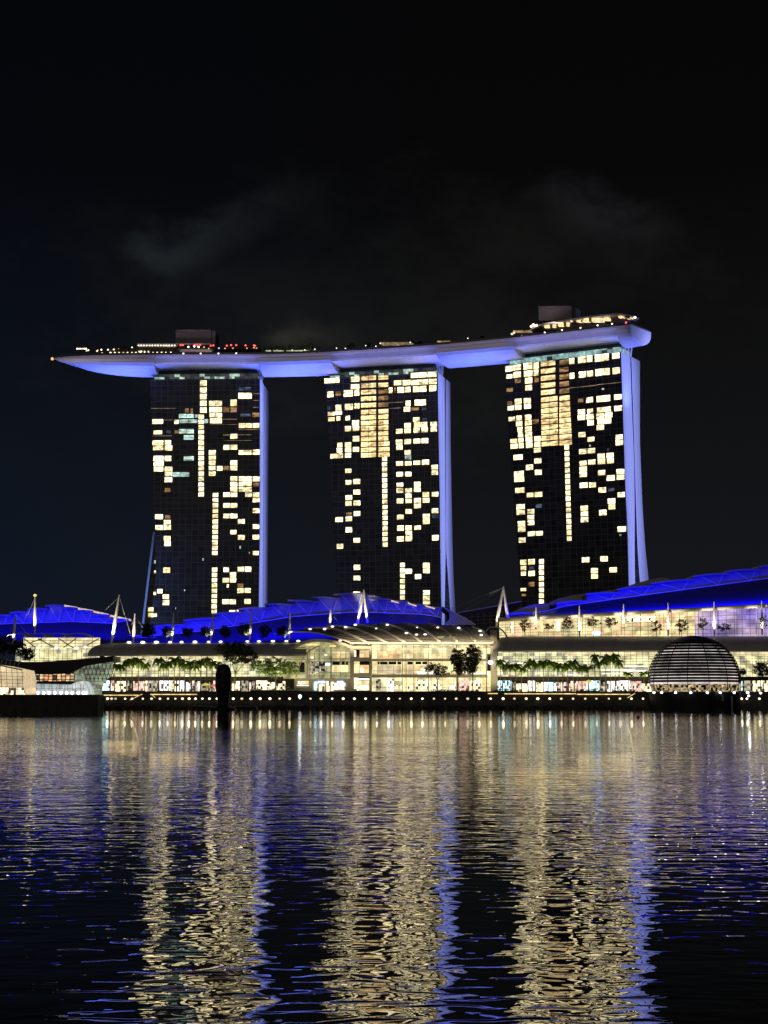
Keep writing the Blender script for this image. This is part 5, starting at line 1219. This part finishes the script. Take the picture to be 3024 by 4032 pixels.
def hedge(x0, x1, y0, Y, label, seed):
    rnd = random.Random(seed); X0, X1 = fx(x0, Y), fx(x1, Y); z1 = zy(y0, Y)
    t_ = thing('hedge', label, 'hedge', ((X0 + X1) / 2, Y, 6.6), 'hedges on the upper terrace'); q = MB(); n = int((X1 - X0) / .9)
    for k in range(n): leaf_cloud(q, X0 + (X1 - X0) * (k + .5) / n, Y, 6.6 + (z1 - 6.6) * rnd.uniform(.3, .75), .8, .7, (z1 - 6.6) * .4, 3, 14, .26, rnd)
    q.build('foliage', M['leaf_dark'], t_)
    q = MB(); q.box(X0, X1, Y - .3, Y + .6, 6.6, 6.6 + (z1 - 6.6) * .35); q.build('planter', M['black'], t_)
STEP_MARK = 1
# ================================================================== BUOY
bu = thing('shrouded_buoy', 'tall black shrouded buoy standing in the water before the left arcade', 'buoy', (P(879, 2789, 560).x, 560, 0))
prof = [(0, .0), (4.6, 0.0), (4.6, .5), (4.1, .85), (2.8, 1.2), (2.0, 1.8), (2.0, 3.2), (2.25, 5.2), (2.75, 7.6), (2.85, 10), (2.75, 12.3), (2.35, 14.2), (1.6, 15.3), (.7, 15.75), (0, 15.85)]
BX = P(879, 2789, 560).x; n = 24
def lathe(mbx, prof, cx, cy, n=24, wob=0, seed=0):
    rnd = random.Random(seed); w = [rnd.uniform(1 - wob, 1 + wob) for _ in range(n)]
    for (r0, z0), (r1, z1) in zip(prof, prof[1:]):
        for k in range(n):
            a0, a1 = 2 * math.pi * k / n, 2 * math.pi * (k + 1) / n; w0, w1 = w[k], w[(k + 1) % n]
            mbx.quad((cx + math.cos(a0) * r0 * w0, cy + math.sin(a0) * r0 * w0, z0), (cx + math.cos(a1) * r0 * w1, cy + math.sin(a1) * r0 * w1, z0), (cx + math.cos(a1) * r1 * w1, cy + math.sin(a1) * r1 * w1, z1), (cx + math.cos(a0) * r1 * w0, cy + math.sin(a0) * r1 * w0, z1))
q = MB(); lathe(q, prof[5:], BX, 560, 24, .04, 3); q.build('shroud', M['black'], bu)
q = MB(); lathe(q, prof[:6], BX, 560, 28); q.build('float', M['black'], bu)
ml = thing('mooring_raft', 'low dark floating raft around the foot of the shrouded buoy', 'raft', (BX, 575, 0))
q = MB(); q.box(fx(775, 600), fx(1010, 600), 600, 608, -.2, .9); q.build('pontoon', M['black'], ml)
q = MB()
for k in range(12): x = fx(780 + k * 20, 600); q.box(x - .12, x + .12, 600.1, 600.3, .9, 1.9)
q.box(fx(780, 600), fx(1002, 600), 600.14, 600.26, 1.8, 1.9); q.build('raft_rail', M['black'], ml)
for (x, y, Y, l_) in ((61, 2783, 470, 'small black bird-like marker float by the left quay'), (60, 2818, 360, 'tiny black float on the water near the left edge'), (2513, 2827, 330, 'tiny black float on the water left of the dome')):
    p = P(x, y, Y); f = thing('marker_float', l_, 'float', (p.x, p.y, 0))
    q = MB(); q.ball((p.x, p.y, .12), .35, 8, 5, .6); q.build('float_body', M['black'], f); q = MB(); q.bar((p.x, p.y, .2), (p.x, p.y, .6), .07, .04); q.build('pin', M['black'], f)

# ================================================================== TREES
def leaf_cloud(mbx, cx, cy, cz, rx, ry, rz, nclump, nleaf, size, rnd, up=.0):
    for _ in range(nclump):
        while True:
            a, b_, c = rnd.uniform(-1, 1), rnd.uniform(-1, 1), rnd.uniform(-1, 1); d = a * a + b_ * b_ + c * c
            if .15 < d < 1: break
        k = rnd.uniform(.85, 1.12); X, Y, Z = cx + a * rx * k, cy + b_ * ry * k, cz + c * rz * k; cr_ = rnd.uniform(.5, 1.1) * size * 2.6
        for _ in range(nleaf):
            o = Vector((rnd.gauss(0, .5), rnd.gauss(0, .5), rnd.gauss(0, .35))) * cr_; p = Vector((X, Y, Z)) + o
            e = Euler((rnd.uniform(0, 6.28), rnd.uniform(0, 6.28), rnd.uniform(0, 6.28))); s = size * rnd.uniform(.5, 1.1)
            u = e.to_matrix() @ Vector((s, 0, 0)); v = e.to_matrix() @ Vector((0, s * .5, 0))
            mbx.quad(p - u, p + v, p + u, p - v)
def btree(px, pyb, Y, h, crowns, label, mat='leaf_dark', cat='tree', name='broadleaf_tree', group=None, seed=1, zb=6.6, trunk=.28, dens=1.0):
    rnd = random.Random(seed); x = fx(px, Y)
    t_ = thing(name, label, cat, (x, Y, zb), group)
    q = MB(); top = Vector((x + crowns[0][0] * .5, Y, zb + h))
    q.bar((x, Y, zb), (x, Y, zb + h * .55), trunk, trunk * .7, 7)
    for (dx, dz, rx, rz) in crowns: q.bar((x, Y, zb + h * .5), (x + dx, Y, zb + h + dz), trunk * .55, trunk * .15, 5)
    q.build('trunk', M['bark'], t_)
    q = MB()
    for (dx, dz, rx, rz) in crowns: leaf_cloud(q, x + dx, Y, zb + h + dz, rx, rx * .9, rz, int(rx * rz * 6 * dens) + 6, 26, .34, rnd)
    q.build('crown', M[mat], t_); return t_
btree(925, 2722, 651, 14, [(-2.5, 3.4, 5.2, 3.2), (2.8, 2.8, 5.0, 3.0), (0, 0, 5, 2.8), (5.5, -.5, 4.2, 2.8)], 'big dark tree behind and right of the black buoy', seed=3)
btree(1085, 2722, 651, 10, [(-5.5, .3, 4.8, 3.0), (0, .8, 5.2, 3.2), (5.4, -.4, 4.4, 2.6), (-1, -2, 5.5, 2)], 'wide spreading olive tree left of the glass vault', 'leaf', seed=5, dens=.8)
btree(1722, 2722, 651, 9, [(-1.5, .4, 4.2, 2.3), (2.2, -.8, 3.8, 2.1)], 'spreading tree in front of the golden pavilion, left of the two dark ones', seed=8, dens=.7)
btree(1803, 2722, 650, 12, [(0, 1.2, 3.0, 4.3), (.6, -2.6, 2.5, 2.6)], 'narrow dark tree in the middle of the three before the pavilion', seed=9, dens=1.5)
btree(1862, 2722, 649, 13, [(0, 1.4, 3.8, 4.3), (-.8, -3.4, 3.0, 2.6)], 'tall dark rounded tree at the right end of the golden pavilion', seed=12, dens=1.7)
btree(3005, 2722, 650, 8, [(0, 1, 3.6, 3.2)], 'dark tree cut by the right edge of the photo', seed=14, dens=1.3)
btree(2925, 2722, 652, 7.5, [(0, .5, 1.6, 1.6)], 'small dark tree just right of the dome', seed=15, dens=1.3)
btree(30, 2700, 650, 19, [(-2, 0, 6, 4), (4, -2, 4, 3)], 'dark tree at the left edge in front of the yellow building', seed=17)
btree(105, 2700, 652, 15.5, [(0, -.5, 2.8, 2.6)], 'round dark tree before the low yellow building', seed=18, dens=1.5)
hedge(985, 1192, 2704, 650, 'long dark hedge on the terrace between the big tree and the glass vault', 1)
hedge(1700, 1885, 2716, 650, 'low ragged hedge under the three trees before the golden pavilion', 2)
hedge(1945, 2040, 2712, 650, 'short dark hedge at the left end of the right arcade', 3)
hedge(2268, 2362, 2713, 650, 'low mounded hedge midway along the right arcade', 4)
hedge(2410, 2500, 2715, 650, 'dark hedge on the terrace nearest the dome', 5)
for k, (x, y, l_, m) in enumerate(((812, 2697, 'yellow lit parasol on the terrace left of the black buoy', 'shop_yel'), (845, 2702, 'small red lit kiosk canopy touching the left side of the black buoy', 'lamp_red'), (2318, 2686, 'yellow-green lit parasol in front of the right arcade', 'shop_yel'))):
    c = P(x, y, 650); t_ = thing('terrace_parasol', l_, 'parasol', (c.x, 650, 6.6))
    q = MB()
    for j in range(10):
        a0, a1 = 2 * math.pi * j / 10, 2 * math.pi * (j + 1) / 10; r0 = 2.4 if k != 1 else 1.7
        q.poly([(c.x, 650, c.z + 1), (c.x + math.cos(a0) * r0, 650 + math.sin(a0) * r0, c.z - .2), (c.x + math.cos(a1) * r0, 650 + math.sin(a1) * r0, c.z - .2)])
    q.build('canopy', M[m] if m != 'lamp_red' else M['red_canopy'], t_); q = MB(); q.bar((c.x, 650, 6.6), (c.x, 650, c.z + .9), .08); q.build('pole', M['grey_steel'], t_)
q = MB(); q.bar(P(512, 2756, 634.2), P(560, 2733, 645), .12); q.bar(P(596, 2733, 645), P(612, 2748, 636), .1)
tag(q.build('stair_light', M['strip'], None), 'slanting yellow lit stair rail between the two light strips left of the buoy', 'stair light')
q = MB(); q.bar(P(2470, 2748, 636), P(2500, 2730, 645), .12); tag(q.build('stair_light', M['strip'], None), 'slanting yellow lit stair rail just left of the dome', 'stair light')
# clipped shrubs on the roof terrace
for i, (x, y, r_, l_) in enumerate(((578, 2484, 3.3, 'largest round dark shrub on the left arcade roof, right of the first mast'), (652, 2484, 2.2, 'small dark shrub left of the second arcade mast'), (736, 2490, 2.3, 'dark round shrub right of the second arcade mast'), (808, 2487, 2.2, 'dark shrub left of the third arcade mast'), (885, 2488, 2.4, 'wide dark shrub right of the third arcade mast'), (958, 2478, 2.6, 'dark shrub left of the fourth arcade mast'), (1042, 2486, 2.7, 'round dark shrub right of the fourth arcade mast'), (1110, 2486, 2.4, 'dark shrub left of the mast by the canopy tip'))):
    Y = 671.5; z = zy(y, Y); btree(x, y, Y, z - zy(2533, Y), [(0, 0, r_, r_ * .95)], l_, name='roof_shrub', cat='shrub', group='shrubs on the left arcade roof', seed=30 + i, zb=zy(2533, Y), trunk=.15, dens=1.6)
for i, (x, y, rx, rz, l_) in enumerate(((2070, 2462, 2.6, 2.2, 'dark terrace plant left of the first mast right of the pylon'), (2160, 2468, 2.0, 1.3, 'small dark terrace plant right of the first mast'), (2240, 2456, 2.8, 2.5, 'bushy dark terrace plant left of the second mast'), (2340, 2450, 2.8, 2.2, 'dark terrace plant right of the second mast'), (2410, 2450, 2.9, 2.4, 'dark terrace plant left of the third mast'), (2590, 2468, 2.2, 2.2, 'sparse terrace plant left of the mast by the dome'), (2688, 2462, 2.8, 2.7, 'dense dark terrace plant right above the dome'), (2772, 2455, 2.3, 2.2, 'terrace plant left of the mast right of the dome'), (2860, 2470, 2.6, 1.9, 'sparse terrace plant before the purple glass'), (3016, 2448, 2.0, 2.6, 'terrace plant at the right edge of the photo'))):
    Y = 670.5; zb = zy(2508, Y); btree(x, y, Y, zy(y, Y) - zb, [(0, 0, rx, rz)], l_, name='terrace_plant', cat='plant', group='plants on the right arcade roof', seed=60 + i, zb=zb, trunk=.12, dens=.55)
# lit planting on the rooftop deck
for i, (x, y, r_, l_) in enumerate(((1075, 1372, 2.0, 'first lit bush on the rooftop deck from the red lamps'), (1110, 1370, 2.2, 'second lit bush on the rooftop deck'), (1150, 1370, 1.8, 'third lit bush on the rooftop deck'), (1222, 1366, 2.0, 'lit palm-like bush on the rooftop deck left of the pool bar'), (1380, 1364, 1.6, 'small bush on the rooftop deck above the middle tower'), (1445, 1358, 1.6, 'small bush left of the pool bar'), (1650, 1354, 1.6, 'small bush right of the pool bar'), (1900, 1333, 1.5, 'bush on the deck between middle and right towers'), (2490, 1245, 1.2, 'bush at the blunt end of the rooftop deck'), (1190, 1371, 1.5, 'fourth lit bush on the rooftop deck'))):
    p = dpt(x, y, 9) if x < 2480 else dpt(2470, 1247, 5)
    rnd = random.Random(80 + i); t_ = thing('deck_bush', l_, 'bush', (p.x, p.y, ZD + 1.3), 'bushes on the rooftop deck')
    q = MB(); leaf_cloud(q, p.x, p.y, p.z, r_ * 1.2, r_, r_, 14, 22, .4, rnd); q.build('crown', M['leaf_dark'], t_)
    q = MB(); q.bar((p.x, p.y, ZD + 1.3), tuple(p), .12); q.build('trunk', M['bark'], t_)
area('bush_uplight', dpt(1150, 1382, 6), (0, .3, 1), 40, .5, 500, (.85, 1, .55), 140)

# palms
def make_palm():
    rnd = random.Random(2)
    t_ = thing('palm_tree', 'x', 'palm tree')
    q = MB(); q.bar((0, 0, 0), (.1, 0, 5), .2, .14, 7); q.bar((.1, 0, 5), (0, 0, 9), .14, .11, 7); q.build('trunk', M['bark'], t_)
    q = MB()
    for k in range(17):
        a = 2 * math.pi * k / 17 + rnd.uniform(-.15, .15); el_ = rnd.uniform(.1, 1.25); L_ = rnd.uniform(2.6, 3.4); p = Vector((0, 0, 9)); d = Vector((math.cos(a) * math.cos(el_), math.sin(a) * math.cos(el_), math.sin(el_)))
        side = Vector((-math.sin(a), math.cos(a), 0)); n_ = 7
        for j in range(n_):
            p2_ = p + d * (L_ / n_); d = (d + Vector((0, 0, -.36))).normalized()
            for m_ in range(2):
                b0 = p.lerp(p2_, m_ * .5)
                for s in (-1, 1):
                    tip = b0 + side * s * (.85 - .07 * j) + d * .35 + Vector((0, 0, -.5)); w = (p2_ - p) * .42
                    q.quad(b0 - w, b0 + w, tip + w * .3, tip - w * .1)
            p = p2_
    q.build('crown', M['leaf'], t_); return t_
palm = make_palm(); first = True; rnd = random.Random(21)
def palms(xs, label, group, ys=2618):
    global first
    for i, x in enumerate(xs):
        o = palm if first else copy_tree(palm); first = False
        Y = rnd.uniform(649.5, 655.5); h = zy(ys + rnd.uniform(-16, 12), Y) - 6.6
        o.location = (fx(x, Y), Y, 6.6); s = rnd.uniform(.85, 1.15); o.scale = (s, s, h / 9); o.rotation_euler = (0, 0, rnd.uniform(0, 6.28))
        o['label'] = label; o['category'] = 'palm tree'; o['group'] = group
palms([452, 476, 497, 520, 545, 572], 'slim green palm in the short leftmost row before the left arcade', 'leftmost palm row', 2622)
palms([624, 643, 664, 686, 706, 727, 748, 769, 790, 812, 834, 852], 'slim green palm in the row just left of the black buoy', 'palm row left of the buoy', 2618)
palms([1970, 1988, 2010, 2030, 2054, 2080, 2096, 2118, 2140, 2158, 2180, 2196, 2216, 2236, 2256, 2276, 2292, 2316], 'slim green palm in the row before the right arcade, near the pavilion', 'palm row of the right arcade', 2622)
palms([2345, 2362, 2384, 2404, 2422, 2440], 'taller green palm in the row before the right arcade, near the dome', 'palm group left of the dome', 2606)
palms([2475, 2535], 'low green palm close to the left side of the dome', 'low palms by the dome', 2650)
